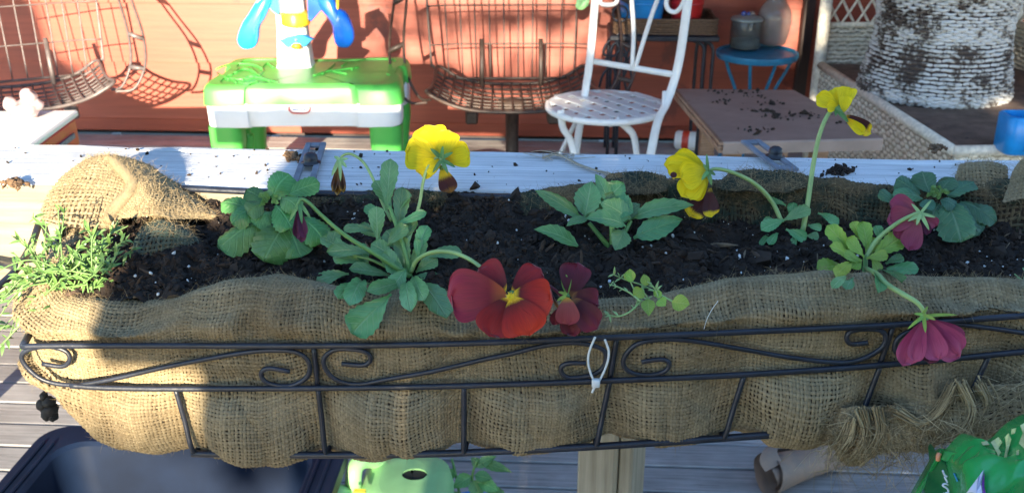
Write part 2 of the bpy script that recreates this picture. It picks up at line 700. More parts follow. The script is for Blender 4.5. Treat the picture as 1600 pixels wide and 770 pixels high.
m_maroon2 = petalmat('yellow_striped_maroon_petal', [(0, (.7, .5, .01)), (.35, (.75, .5, .01)), (.45, (.08, .01, .006)), (.8, (.06, .008, .008)), (1, (.3, .12, .01))], streak=1.8, trans=.2)
m_mag = petalmat('magenta_petal', [(0, (.30, .03, .07)), (.5, (.38, .035, .10)), (1, (.46, .075, .16))], trans=.25)
m_burg = petalmat('burgundy_petal', [(0, (.5, .35, .1)), (.22, (.30, .06, .08)), (1, (.27, .030, .080))], trans=.25)
m_bud = petalmat('purple_bud_petal', [(0, (.07, .006, .03)), (1, (.10, .008, .045))], trans=.15)
m_wilt = petalmat('wilted_petal', [(0, (.35, .27, .09)), (.4, (.20, .085, .02)), (.75, (.10, .035, .012)), (1, (.45, .25, .03))], trans=.2)
m_eye = petalmat('flower_eye', [(0, (.75, .62, .02)), (1, (.9, .55, .01))])
m_white = M('white_enamel', (.74, .74, .72), .35, .06, 30, bmp=.08, coat=.2, spots=((.45, .36, .24), 60, .71))
m_toygreen = M('toy_green', (.075, .40, .065), .38, .07, 9, bmp=.06)
m_toywhite = M('toy_white', (.72, .72, .70), .42, .05, 9, bmp=.06)
m_toyblue = M('toy_blue', (.01, .14, .72), .28, .06, 10, bmp=.03)
m_toycyan = M('toy_sky_blue', (.02, .30, .66), .3, .06, 10, bmp=.03)
m_toyyellow = M('toy_yellow', (.82, .46, .015), .35, .06, 10, bmp=.03)
m_toyorange = M('toy_orange', (.80, .27, .02), .4, .06, 10, bmp=.03)
m_logored = M('logo_red', (.6, .06, .03), .4, .05, 10, bmp=0)
m_logoblue = M('logo_blue', (.02, .12, .35), .4, .05, 10, bmp=0)
m_potblue = M('blue_plastic_pot', (.012, .19, .48), .35, .1, 20, bmp=.05)
m_potred = M('red_plastic_pot', (.36, .012, .012), .35, .1, 20, bmp=.05)
m_basketbrown = M('brown_wicker', (.12, .065, .035), .7, .5, 120, bmp=.8, dist=.004)
m_tableblue = M('blue_table_paint', (.02, .17, .30), .4, .2, 30, bmp=.15)
m_glass = glassmat('cloudy_glass', (.42, .38, .36), .12, .26)
m_glassdark = glassmat('dark_glass', (.14, .16, .16), .15, .34)
m_jarlid = M('dull_jar_lid', (.22, .25, .24), .4, .2, 40, metal=.3)
m_knob = M('blue_glass_knob', (.03, .05, .22), .12, .3, 50, bmp=0, coat=.6)
m_board = M('brown_laminate', (.27, .20, .165), .55, .15, 12, (1, 1, 1), .15, spots=((.035, .022, .014), 9, .63))
m_boardedge = wood('layered_board_edge', (.16, .09, .055), (.36, .22, .14), (3, 3, 60), .6, .3, .05)
m_wicker = M('cream_wicker', (.72, .66, .55), .65, .25, 60, bmp=.4, dist=.002)
m_wickerback = M('wicker_core', (.40, .35, .27), .9, .3, 60, bmp=.2)
m_seat = M('stained_brown_seat', (.15, .10, .075), .85, .35, 22, bmp=.5, dist=.003, spots=((.05, .035, .025), 14, .6))
m_darkbrown = M('dark_brown_and_shadow', (.035, .018, .014), .6, .3, 10, (4, 4, .3), .2)  # also colours the painted shadow strip on the wall
m_redpaint = M('red_box_paint', (.50, .03, .035), .4, .12, 12, coat=.1, bmp=.05)
m_whitetop = M('white_tabletop', (.76, .75, .74), .3, .05, 20, bmp=.05, spots=((.35, .25, .24), 16, .72))
m_ceramic = M('pinkish_ceramic', (.33, .24, .24), .3, .3, 60, bmp=.3, coat=.3, spots=((.16, .10, .10), 45, .58))
m_tub = M('navy_tub_plastic', (.005, .011, .028), .5, .2, 14, bmp=.12)
m_tub.node_tree.nodes['Principled BSDF'].inputs['Specular IOR Level'].default_value = .18
m_can = M('soft_green_plastic', (.23, .46, .20), .45, .12, 14, bmp=.1)
m_black = M('matte_black', (.006, .006, .006), .7, .3, 20, bmp=0)
m_tagyellow = M('yellow_tag', (.75, .6, .05), .5, .05, 20, bmp=0)
m_leather = M('tan_hide', (.30, .19, .125), .75, .3, 26, bmp=.6, dist=.003, col2=(.20, .15, .12))
m_terra = M('red_brown_plastic', (.09, .03, .022), .5, .3, 20, bmp=.2)
m_bag = M('glossy_green_bag', (.010, .26, .055), .25, .35, 16, bmp=.35, dist=.006, coat=.3)
m_bagdark = M('dark_green_bag_side', (.005, .11, .03), .3, .3, 16, bmp=.3, dist=.006)
m_printwhite = M('white_print', (.62, .62, .72), .35, .06, 30, bmp=0)
m_printpurple = M('purple_print', (.22, .05, .32), .35, .06, 30, bmp=0)
m_printcream = M('cream_print', (.55, .55, .25), .35, .35, 90, bmp=0)
m_printblue = M('blue_print', (.03, .28, .6), .35, .1, 30, bmp=0)
m_printorange = M('orange_print', (.7, .25, .12), .35, .1, 30, bmp=0)
m_bluecup = M('bright_blue_plastic', (.01, .25, .62), .3, .12, 20, bmp=.05)
m_ground = M('earth', (.10, .085, .06), .95, .4, 3, bmp=.4)
m_leafcrown = M('tree_leaf', (.05, .10, .03), .6, .3, 3, bmp=0)
m_trunk = M('tree_bark', (.09, .065, .045), .9, .4, 14, (1, 1, .2), .8, .02)


def wornwicker():
    m, nt, b, L = nodes('worn_white_wicker')
    v = coords(nt, L)
    f = noise(nt, L, v, 9, 6, .68)
    g = noise(nt, L, v, 70, 3, .6)
    ma = nt.nodes.new('ShaderNodeMath')
    ma.operation = 'MULTIPLY_ADD'
    L(g, ma.inputs[0])
    ma.inputs[1].default_value = .36
    L(f, ma.inputs[2])
    r = ramp(nt, [(.55, (.62, .61, .59)), (.60, (.45, .43, .39)), (.64, (.10, .075, .06)), (.8, (.05, .035, .03))])
    mr = nt.nodes.new('ShaderNodeMapRange')
    mr.inputs[1].default_value, mr.inputs[2].default_value = .0, 1.19
    L(ma.outputs[0], mr.inputs[0])
    L(mr.outputs[0], r.inputs[0])
    L(r.outputs[0], b.inputs['Base Color'])
    b.inputs['Roughness'].default_value = .7
    bump(nt, L, g, b, .4, .002)
    return m


m_worn = wornwicker()

# ------------------------------------------------------------------ setting: ground, deck, house wall
b = MB()
b.sheet(np.array([[[x, y, -.35] for y in (-60, 0, 60)] for x in (-60, 0, 60)]), flip=False)
struct(b.build('ground', m_ground))

deck = bpy.data.objects.new('deck', None)
COL.objects.link(deck)
struct(deck)
b = MB()
b.box((0, 0, -.02), (7.0, .0865, .04), ch=.0025)
board0 = None
for k in range(64):
    y = -1.45 + .094 * k
    if y > 4.46:
        break
    if board0 is None:
        board0 = b.build('deck_board', m_deck, deck, smooth=False)
        o = board0
    else:
        o = board0.copy()
        COL.objects.link(o)
        o.parent = deck
    o.location = (random.uniform(-.3, .3), y, random.uniform(-.0015, .0015))
b = MB()
for x in (-3, -2.2, -1.4, -.6, .2, 1.0, 1.8, 2.6):
    b.box((x, 1.5, -.12), (.04, 6.2, .15))
b.build('joist', m_deck, deck, smooth=False)

WY = 4.5
wall = thing('house_wall', 'red painted house wall of wide horizontal lap boards behind the furniture', 'wall', (0, WY, 0))
pitch = .272
b = MB()
x0, x1 = -4.0, 4.2
prof = [(.012, 0), (.0, pitch * .5), (-.012, pitch + .012)]
b.sheet(np.array([[[x0, 0, 0], [x0, -.020, 0], [x0, -.004, pitch + .0], [x0, 0.016, pitch + .0]], [[x1, 0, 0], [x1, -.020, 0], [x1, -.004, pitch], [x1, .016, pitch]]]), flip=True)
sid = None
for k in range(11):
    z = .062 + pitch * k
    if sid is None:
        sid = b.build('siding_board', m_siding, None, smooth=False)
        o = sid
    else:
        o = sid.copy()
        COL.objects.link(o)
    o.parent = wall
    o.location = (0, 0, z)
b = MB()
b.box((0, WY + .012, .03), (8.2, .05, .064), ch=.004)
b.build('baseboard', m_siding, wall, smooth=False)
b = MB()
b.box((0, WY + .06, 1.5), (8.2, .06, 3.05))
b.build('sheathing', m_darkbrown, wall, smooth=False)
# unseen porch eave added to darken wall and furniture: dark boards on rafters
b = MB()
b.box((0, 0, 0), (8.2, .14, .02), ch=.002)
so = None
for k in range(15):
    if so is None:
        so = b.build('shade_eave_board', m_shadewood, None, smooth=False)
        o = so
    else:
        o = so.copy()
        COL.objects.link(o)
    o.parent = wall
    o.location = (0, -.09 - .143 * k, 2.25)
for x in np.arange(-3.9, 4.0, .6):
    b = MB()
    b.box((x, WY - 1.05, 2.34), (.04, 2.2, .14), ch=.003)
    b.build('shade_eave_rafter', m_shadewood, wall, smooth=False)
xc = PY(1253, 100, WY - .03)[0]  # dark upright strip stands in for the chaise's shadow on the wall
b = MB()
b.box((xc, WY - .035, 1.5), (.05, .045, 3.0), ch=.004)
b.build('shadow_strip', m_darkbrown, wall, smooth=False)

# ------------------------------------------------------------------ behind the camera: unseen fence added, and tree shaped, to shade planter and wall
fence = thing('shade_fence', 'unseen brown board fence added behind the viewer to shade the planter', 'fence', (.7, -1.0, 0))
b = MB()
b.box((0, 0, .80), (.142, .02, 1.535), ch=.003)
fb = None
FX0 = -.30
for k in range(14):
    if fb is None:
        fb = b.build('shade_fence_board', m_shadewood, None, smooth=False)
        o = fb
    else:
        o = fb.copy()
        COL.objects.link(o)
    o.parent = fence
    o.location = (FX0 + .071 + .1435 * k - .7, 0, random.uniform(-.008, .008))
for x in (.1, 1.5):
    b = MB()
    b.box((x, -1.10, .75), (.09, .09, 1.5), ch=.004)
    b.build('shade_fence_post', m_shadewood, fence, smooth=False)
for z, xa in ((.35, -.30), (1.455, -.375)):  # upper rail juts out left to shape the shadow edge on the planter
    b = MB()
    b.box(((1.70 + xa) / 2, -.033 - 1.0, z), (1.70 - xa, .04, .085), ch=.004)
    b.build('shade_fence_rail', m_shadewood, fence, smooth=False)

tree = thing('shade_tree', 'unseen leafy tree behind the viewer, its crown shaped to shade the wall', 'tree', (2.6, -6.2, -.35))
b = MB()
b.tube(spline([(2.6, -6.2, -.4), (2.55, -6.2, 1.2), (2.65, -6.25, 2.6), (2.4, -6.2, 4.2)], 20), [.17, .13, .11, .05], 10)
for q in ([(2.6, -6.2, 2.3), (1.9, -6.0, 3.1), (1.0, -6.1, 3.5), (-.2, -6.2, 3.6)], [(2.65, -6.2, 2.6), (3.4, -6.3, 3.3), (3.9, -6.1, 4.2)],
          [(2.5, -6.2, 3.3), (1.7, -6.6, 4.0), (.8, -6.5, 4.5)], [(1.9, -6.0, 3.1), (1.4, -5.7, 2.9), (.6, -5.6, 2.9)], [(2.5, -6.2, 3.6), (.9, -6.2, 5.0), (-1.4, -6.1, 5.3), (-3.6, -6.2, 4.6)], [(2.5, -6.2, 3.9), (2.3, -6.3, 5.2), (2.6, -6.2, 6.0)]):
    b.tube(spline(q, 14), [.07, .045, .015], 7)
b.build('trunk', m_trunk, tree)


def lit(xw, zw):
    """how much leaf stands in the way of the sun that would reach this spot of the wall: the crown is thinned to place light and shade"""
    base = np.clip((xw + 1.0) / .5, 0, 1) * .25
    base = base + np.clip((xw + .02) / .16, 0, 1) * .84
    edge = np.interp(zw, [.08, .17, .36, .62], [-1.98, -2.08, -2.42, -2.47])      # the shade at the left end
    base = np.where((zw > .80) | (xw < edge), 1.0, base)
    for gx, gz, rx, rz, dn in ((-.30, .07, .62, .13, 0), (1.02, .50, .08, .15, .02), (1.0, .15, .14, .07, .06), (-.45, .40, .3, .10, .06), (-.15, .40, .25, .12, .05),
                               (-.2, .64, .6, .05, .0), (.16, .5, .12, .16, .12), (1.62, .12, .10, .10, .02), (1.90, .30, .14, .10, .02)):
        e = ((xw - gx) / rx) ** 2 + ((zw - gz) / rz) ** 2
        base = np.where(e < 1, dn, base)
    return base


n = 330000
P = np.stack([RNG.uniform(-4.6, 4.2, n), RNG.uniform(-7.0, -5.4, n), RNG.uniform(2.4, 6.4, n)], 1)
t = (WY - P[:, 1]) / SUN_DIR[1]
xw, zw = P[:, 0] + SUN_DIR[0] * t, P[:, 2] + SUN_DIR[2] * t
crownok = (P[:, 2] > 2.5 + .25 * np.sin(P[:, 0] * 3)) & (P[:, 2] < 6.1 - .12 * (P[:, 0] - .4) ** 2)
keep = (RNG.uniform(0, 1, n) < lit(xw, zw)) & crownok
P = P[keep]
n = len(P)
D = RNG.normal(size=(n, 3))
D /= np.linalg.norm(D, axis=1)[:, None]
E = np.cross(D, RNG.normal(size=(n, 3)))
E /= np.linalg.norm(E, axis=1)[:, None]
s = RNG.uniform(.035, .06, n)[:, None]
V = np.stack([P - D * s, P + E * s * .55, P + D * s, P - E * s * .55], 1).reshape(-1, 3)
b = MB()
b.add(V, np.arange(n * 4).reshape(n, 4))
b.build('crown', m_leafcrown, tree, smooth=False, kind='stuff')

# ------------------------------------------------------------------ railing
RZ = 1.07
rail = thing('deck_railing', 'worn white topped wooden deck railing that the planter hangs on', 'railing', (0, .8, 0))


def plank(p0, p1, w, h, name, mat, parent, seed=0, chm=.003, face=None):
    """plank from x0 to x1 with slightly uneven long edges"""
    mb = MB()
    xs = np.linspace(p0[0], p1[0], 60)
    prof_ = np.array([(-.5, -.5), (.5, -.5), (.5, .5 - chm / h), (.5 - chm / w, .5), (-.5 + chm / w, .5), (-.5, .5 - chm / h)])
    G = np.zeros((len(xs), 7, 3))
    for i, x in enumerate(xs):
        for j in range(7):
            q = prof_[j % 6]
            G[i, j] = (x, p0[1] + q[0] * w, p0[2] + q[1] * h)
    nz = fbm(np.stack([G[..., 0] * 18, np.tile(np.arange(7) % 6, (len(xs), 1)) * 7.3, np.full(G.shape[:2], seed * 3.1)], -1), 3, seed)
    G[..., 1] += nz * .0009
    G[..., 2] += nz * .0007
    mb.sheet(G)
    mb.f.append(np.array([[0, 1, 2, 3], [0, 3, 4, 5]]))
    e = (len(xs) - 1) * 7
    mb.f.append(np.array([[e + 3, e + 2, e + 1, e], [e + 5, e + 4, e + 3, e]]))
    o = mb.build(name, mat, parent, smooth=False)
    if face:                                   # the unpainted edge that faces the viewer
        o.data.materials.append(face)
        for q_ in range((len(xs) - 1) * 6):
            if q_ % 6 == 5:
                o.data.polygons[q_].material_index = 1
    return o


RY0, RY1 = .752, .856
plank((-1.3, (RY0 + RY1 - .018) / 2, RZ - .019), (1.5, 0, 0), RY1 - RY0 - .018, .038, 'rail_board', m_railtop, rail, 1, face=m_railside)
plank((-1.3, RY1 - .0075, RZ - .0195), (1.5, 0, 0), .015, .038, 'rail_board', m_railtop, rail, 2)
plank((-1.3, .778, RZ - .038 - .0355), (1.5, 0, 0), .04, .069, 'side_rail', m_railside, rail, 3, .002)
plank((-1.3, .80, .12), (1.5, 0, 0), .038, .07, 'bottom_rail', m_railside, rail, 4, .002)
px = PY(946, 730, .77)
Rm = rotz(R(-26))
b = MB()
b.box((px[0], .79, .50), (.040, .040, 0.93), Rm, ch=.003)
b.build('post', m_post, rail, smooth=False)
b = MB()
b.box(A(px[0], .79, .50) + Rm @ A(.0270, .003, 0), (.0135, .036, 0.93), Rm, ch=.002)
b.build('post', m_post, rail, smooth=False)

# slotted plates that clamp the planter to the rail
for pts, wpx, bolt in (([(494, 226), (470, 300)], 22, (486, 250)), ([(1172, 222), (1232, 268)], 22, (1211, 240))):
    a0, a1 = PZ(*pts[0], RZ + .003), PZ(*pts[1], RZ + .003)
    far = a0 if a0[1] > a1[1] else a1
    d = nrm(a1 - a0)
    side = nrm(np.cross(A(0, 0, 1), d))
    Ln = np.linalg.norm(a1 - a0)
    lab = 'zinc slotted clamp plate with dark bolt set upright on the rail behind the green bush' if wpx and pts[0][0] < 800 else \
        'slotted clamp plate with dark bolt lying askew on the rail by the tall yellow pansy'
    t = thing('clamp_plate', lab, 'bracket', tuple((a0 + a1) / 2), 'slotted clamp plates on the rail')
    w, sl = .0145, .0062
    b = MB()
    B3 = np.stack([d, side, A(0, 0, 1)], 1)
    c = (a0 + a1) / 2 + A(0, 0, .001)
    for sg in (-1, 1):
        b.box(c + side * sg * (w + sl) / 2 * .5 + side * sg * sl * .25, (Ln, (w - sl) / 2 + .001, .003), B3, ch=.0006)
    for e in (-1, 1):
        b.box(c + d * e * (Ln / 2 - .005), (.010, sl + .002, .0028), B3, ch=.0005)
    b.build('plate', m_zinc, t, smooth=False)
    bp = PZ(bolt[0], bolt[1] + 6, RZ + .004)
    b = MB()
    b.lathe(bp, [(.0001, .010), (.003, .0098), (.0055, .008), (.0062, .005), (.0060, .002), (.0085, .0015), (.0085, 0), (.0001, 0)][::-1], 16)
    b.build('bolt', m_bolt, t)

# ------------------------------------------------------------------ planter basket of black iron
FY = .583


def front(pts, y=FY, n=80, closed=False):
    return spline([PY(p[0], p[1], y) for p in pts], n, closed)


basket = thing('iron_planter_basket', 'black wrought iron window box basket with scroll band along its front', 'planter', (0, .66, .95))
TOPB = [(36, 541), (100, 540), (300, 540), (500, 540), (700, 537), (960, 527), (1150, 519), (1385, 508), (1600, 493), (1720, 484)]
BOTB = [(110, 602), (180, 606), (300, 607), (500, 606), (700, 603), (960, 594), (1160, 585), (1380, 570), (1600, 549), (1720, 538)]
top = front(TOPB)
bot = front(BOTB)
back_y = .742
zt = top[:, 2].mean()
b = MB().tube(top, .0022, 8, flat=.9)
b.build('top_bar', m_iron, basket)
b = MB().tube(bot, .0022, 8, flat=.9)
b.build('bottom_bar', m_iron, basket)
SCR = [[(66, 568), (98, 572), (109, 561), (102, 548), (75, 541), (45, 546), (34, 557), (43, 574), (70, 594), (113, 601), (170, 593), (264, 572), (377, 551), (436, 547), (468, 552), (483, 567), (480, 588), (455, 602), (421, 599), (408, 586), (418, 575), (453, 580)],
       [(534, 568), (568, 570), (579, 561), (572, 550), (546, 545), (521, 547), (506, 560), (510, 578), (528, 594), (561, 600), (606, 592), (674, 580), (757, 561), (800, 552), (844, 541), (893, 535), (932, 541), (947, 553), (943, 573), (926, 585), (893, 590), (879, 584), (877, 573), (889, 567), (916, 567)],
       [(1002, 565), (1034, 561), (1046, 568), (1038, 580), (1013, 586), (985, 581), (974, 568), (979, 552), (998, 536), (1036, 530), (1081, 532), (1160, 545), (1235, 558), (1311, 566), (1348, 560), (1375, 545), (1384, 530), (1378, 517), (1356, 514), (1331, 517), (1323, 527), (1330, 537), (1356, 535)],
       [(1440, 548), (1470, 545), (1475, 532), (1455, 540), (1424, 562), (1405, 555), (1398, 543), (1405, 527), (1431, 514), (1484, 506), (1537, 511), (1600, 520), (1680, 534), (1740, 545)]]
for s_ in SCR:
    b = MB().tube(front(s_, FY + .001, 110), .00175, 7, flat=.9)
    b.build('scroll', m_iron, basket)
for q in ([(490, 540), (497, 607)], [(964, 526), (952, 596)], [(1396, 508), (1374, 571)]):
    b = MB().tube(front(q, FY + .003, 6), .0020, 6)
    b.build('spacer', m_iron, basket)
WIRES = [[(274, 606), (302, 704)], [(497, 606), (509, 706)], [(725, 602), (725, 706)], [(953, 594), (932, 694)], [(1163, 585), (1132, 682)], [(1376, 570), (1340, 664)], [(1546, 554), (1500, 650)]]
for q in WIRES:
    p0, p1 = PY(*q[0], FY + .001), PY(*q[1], FY - .004)
    b = MB().tube(spline([p0, (p0 + p1) / 2, p1, p1 + A(0, .02, -.004), p1 + A(0, .11, -.004)], 24), .0020, 6)
    b.build('upright', m_iron, basket)
base = front([(300, 708), (420, 710), (580, 710), (720, 707), (930, 697), (1130, 684), (1345, 668), (1600, 642), (1720, 630)], FY - .003, 50)
MB().tube(base, .0026, 8).build('base_bar', m_iron, basket)
zback = PY(500, 303, back_y)[2]
MB().tube(spline([top[0], top[0] + A(-.012, .05, .004), A(top[0][0] - .016, .68, zt + .02), A(top[0][0] - .004, back_y, zback), A(-.2, back_y, zback), A(.2, back_y, zback), A(.62, back_y, zback)], 60), .0026, 8).build('rim_bar', m_iron, basket)
MB().tube(spline([PY(-20, 462, .66), PY(22, 425, .69), PY(48, 385, .73), PY(60, 352, .75)], 20), .0030, 8).build('hook_arm', m_iron, basket)
MB().tube(spline([PY(-30, 410, .735), PY(6, 414, .735), PY(26, 418, .70)], 12), .0028, 8).build('hook_arm', m_iron, basket)


# ------------------------------------------------------------------ burlap: woven thread by thread
def bil(P, u, v):
    nu, nv = P.shape[:2]
    x, y = np.clip(u, 0, 1) * (nu - 1), np.clip(v, 0, 1) * (nv - 1)
    i, j = np.minimum(x.astype(int), nu - 2), np.minimum(y.astype(int), nv - 2)
    fx, fy = (x - i)[..., None], (y - j)[..., None]
    return P[i, j] * (1 - fx) * (1 - fy) + P[i + 1, j] * fx * (1 - fy) + P[i, j + 1] * (1 - fx) * fy + P[i + 1, j + 1] * fx * fy


def normals(P, flip):
    n = np.cross(np.gradient(P, axis=0), np.gradient(P, axis=1))
    n /= np.linalg.norm(n, axis=2)[..., None] + 1e-12
    return -n if flip else n


def weave(name, P, pitch, mat, parent, flip=False, seed=0, skip=0.0, wid=.80, fuzz=0, fuzzlen=.008, backing=True, backmat=None, warp=1.0):
    rng = np.random.default_rng(seed)
    N = normals(P, flip)
    Lu = np.linalg.norm(np.diff(P, axis=0), axis=2).sum(0).mean()
    Lv = np.linalg.norm(np.diff(P, axis=1), axis=2).sum(1).mean()
    nu, nv = max(int(Lu / pitch), 3), max(int(Lv / pitch), 3)
    mb = MB()
    for axis in (0, 1):
        n_thr, n_x = (nv, nu) if axis == 0 else (nu, nv)
        m = 2 * n_x + 1
        k = np.arange(n_thr)
        s = (np.arange(m) / (m - 1))[None, :]
        c = ((k + .5 + rng.uniform(-.09, .09, n_thr)) / n_thr)[:, None]
        c = c + (.20 / n_thr) * vnoise(np.stack([np.broadcast_to(s * n_x * .3, (n_thr, m)), np.broadcast_to(k[:, None] * .9, (n_thr, m)), np.zeros((n_thr, m))], -1), seed + axis)
        c = np.broadcast_to(c, (n_thr, m))
        S = np.broadcast_to(s, (n_thr, m))
        u, v = (S, c) if axis == 0 else (c, S)
        q3 = np.stack([u * Lu / .034, v * Lv / .034, np.zeros_like(u)], -1)      # the cloth is pulled out of square
        eu = np.minimum(u, 1 - u) * Lu / .03
        ev = np.minimum(v, 1 - v) * Lv / .03
        du, dv = vnoise(q3, seed + 9) * .0050 * warp / Lu * np.minimum(eu, 1), vnoise(q3, seed + 10) * .0050 * warp / Lv * np.minimum(ev, 1)
        u, v = u + du, v + dv
        p = bil(P, u, v)
        nn = bil(N, u, v)
        nn /= np.linalg.norm(nn, axis=2)[..., None] + 1e-12
        ph = np.cos(math.pi * (np.arange(m)[None, :] / 2 * 1.0 - .5) + math.pi * k[:, None]) * (1 if axis == 0 else -1)
        p = p + nn * (ph * pitch * .20 + pitch * .18)[..., None]
        T = np.gradient(p, axis=1)
        W = np.cross(nn, T)
        W /= np.linalg.norm(W, axis=2)[..., None] + 1e-12
        slub = 1 + .22 * vnoise(np.stack([S * n_x * .3, np.broadcast_to(k[:, None] * 5.7, (n_thr, m)), np.full((n_thr, m), 3.3)], -1), seed + 5 + axis)
        w = pitch * .5 * wid * slub * rng.uniform(.86, 1.10, n_thr)[:, None]
        q = np.stack([p - W * w[..., None] - nn * pitch * .10, p + nn * pitch * .22, p + W * w[..., None] - nn * pitch * .10], 2)
        idx = np.arange(n_thr * m * 3).reshape(n_thr, m, 3)
        F = np.concatenate([np.stack([idx[:, :-1, a], idx[:, 1:, a], idx[:, 1:, a + 1], idx[:, :-1, a + 1]], -1).reshape(-1, 4) for a in (0, 1)])
        if skip:
            F = F[rng.uniform(0, 1, len(F)) > skip]
        tone = np.repeat((rng.uniform(.36, .64, n_thr)[:, None] + .16 * ph)[..., None], 3, 2)  # threads coloured lighter where they ride on top, a painted highlight
        mb.add(q.reshape(-1, 3), F, tone=tone.ravel())
    o = mb.build(name, mat, parent, smooth=True)
    if backing:
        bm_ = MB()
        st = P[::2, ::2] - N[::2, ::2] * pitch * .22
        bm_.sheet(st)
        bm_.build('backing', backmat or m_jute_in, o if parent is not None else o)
    if fuzz:
        hairs(P, N, fuzz, fuzzlen, o, rng)
    return o


def hairs(P, N, n, ln, parent, rng, vmax=1.0, vbias=1.0, w=.00011, name='fibre', out=.55):
    u, v = rng.uniform(0, 1, n), rng.uniform(0, 1, n) ** vbias * vmax
    p = bil(P, u, v)
    nn = bil(N, u, v)
    T = rng.normal(size=(n, 3))
    T -= nn * (T * nn).sum(1)[:, None] * .6
    T /= np.linalg.norm(T, axis=1)[:, None]
    l = (ln * rng.uniform(.3, 1.2, n))[:, None]
    a = p + nn * .0006
    c = a + T * l * .5 + nn * l * out * .6 * rng.uniform(.2, 1, n)[:, None]
    d = a + T * l + nn * l * out * rng.uniform(-.3, .9, n)[:, None]
    toc = CAM - p
    W = np.cross(T, toc)
    W = W / (np.linalg.norm(W, axis=1)[:, None] + 1e-9) * (w * rng.uniform(.6, 1.3, n))[:, None]
    V = np.stack([a - W, a + W, c - W * .8, c + W * .8, d - W * .25, d + W * .25], 1)
    idx = np.arange(n * 6).reshape(n, 6)
    F = np.concatenate([idx[:, [0, 1, 3, 2]], idx[:, [2, 3, 5, 4]]])
    return MB().add(V.reshape(-1, 3), F).build(name, m_hair, parent, kind='stuff')


RIM = np.array([(-60, 505), (40, 500), (80, 490), (110, 479), (160, 486), (210, 489), (260, 479), (300, 467), (350, 456), (420, 449), (470, 455), (520, 465), (600, 470), (700, 478), (760, 482), (850, 483), (950, 484), (1010, 480), (1080, 466), (1150, 456), (1230, 444), (1300, 441), (1340, 447), (1400, 446), (1500, 449), (1600, 456), (1740, 460)], float)
NUF = 520
liner = thing('burlap_liner', 'coarse tan burlap lining the iron basket with a rolled fuzzy top edge', 'burlap', (0, .6, 1.0))

# the front face runs along x, then turns the corner at the left end towards the rail
xr = PY(1740, 500, .6)[0]
xl = PY(34, 550, .6)[0]
CR = .045
lenf = xr - (xl + CR)
lenc = CR * math.pi / 2
lens = .095
tot = lenf + lenc + lens


def plan(s):
    """s = 0 at the right end of the front; returns the base point and the outward normal"""
    s = s * tot
    if s < lenf:
        return A(xr - s, .6, 0), A(0, -1, 0)
    if s < lenf + lenc:
        a = (s - lenf) / CR
        return A(xl + CR - CR * math.sin(a), .6 + CR - CR * math.cos(a), 0), A(-math.sin(a), -math.cos(a), 0)
    return A(xl, .6 + CR + (s - lenf - lenc), 0), A(-1, 0, 0)


def zat(poly, x, y=.6):
    """height of a picture polyline on the plane y, by world x"""
    q = np.array([PY(a, c, y) for a, c in poly])
    return float(np.interp(x, q[:, 0], q[:, 2]))


wx = np.array([PY(*q[0], FY)[0] for q in WIRES] + [PY(1720, 540, FY)[0]])
rows = []
for i in range(NUF):
    s = i / (NUF - 1)
    p, n_ = plan(s)
    lf = max(0, (s * tot - lenf) / (lenc + lens))          # 0 on the front, up to 1 at the back of the end
    x = p[0]
    zr = zat(RIM, x) + lf * .046
    ztb, zbb = zat(TOPB, x, FY), zat(BOTB, x, FY)
    zb_ = zat([(60, 622), (80, 640), (100, 664), (135, 688), (175, 706), (285, 716), (420, 718), (580, 718), (720, 706), (930, 700), (1130, 690), (1345, 690), (1600, 660), (1740, 650)], x, FY - .004)
    dw = np.min(np.abs(wx - x))
    bul = math.sin(min(dw / .046, 1) * math.pi / 2) ** 1.3
    bul *= 1 - .40 * min(1, max(0, (-.27 - x) / .07)) if lf < .01 else 1 - .40
    nz = vnoise(np.array([[s * 34, 0, 0], [s * 34, 5, 0], [s * 50, 9, 0], [s * 20, 14, 0]]), 3)
    ins = .003 * min(1, max(0, (-.29 - x) / .05))
    sec = [(-.055, zr - .032), (-.026, zr - .006 + .003 * nz[0]), (-.008, zr + .001 + .002 * nz[1]), (.006, zr - .008), (.0145 + .005 * nz[2], (zr + ztb) / 2 - .002), (.0105, ztb),
           (.0095 + .003 * bul * (.6 + nz[1]), (ztb + zbb) / 2), (.0105 - ins * .4, zbb), (.010 + .021 * bul * (.8 + .5 * nz[3]) - ins, (zbb + zb_) / 2 + .004), (.005 + .016 * bul - ins * 1.8, zb_ - .001 - .003 * bul), (-.02 - ins * 2, zb_ - .006 - .003 * bul), (-.07, zb_ - .002)]
    sec = spline([(o, z, 0) for o, z in sec], 400)
    al = np.concatenate([[0], np.cumsum(np.linalg.norm(np.diff(sec, axis=0), axis=1))])
    al = np.linspace(0, al[-1], 130), al
    sec = np.stack([np.interp(al[0], al[1], sec[:, k_]) for k_ in range(3)], 1)
    rows.append(p[None, :] + n_[None, :] * sec[:, :1] + A(0, 0, 1)[None, :] * sec[:, 1:2])
LP = np.array(rows)
nz = fbm(LP * 26, 3, 11)
nz2 = fbm(LP * A(55, 55, 30), 2, 12)
LN = normals(LP, False)
if LN[NUF // 3, 70, 1] > 0:
    LFLIP = True
    LN = -LN
else:
    LFLIP = False
fall = np.clip(np.linspace(0, 1, 130) * 3, .3, 1)[None, :]
ridge = (1 - np.abs(fbm(LP * A(30, 30, 13) + A(0, 0, 1) * (LP[..., :1] * 9), 2, 15))) ** 3
LP = LP + LN * ((nz * .0026 + nz2 * .0012 - ridge * .0034 * np.clip(np.linspace(-1.1, 2.2, 130), 0, 1)[None, :]) * fall)[..., None]
w_ = weave('front_cloth', LP, .00258, m_jute, liner, LFLIP, 21, fuzz=9000, fuzzlen=.006)
hairs(LP[:, 18:62], normals(LP, LFLIP)[:, 18:62], 7000, .008, w_, np.random.default_rng(5), out=.8)

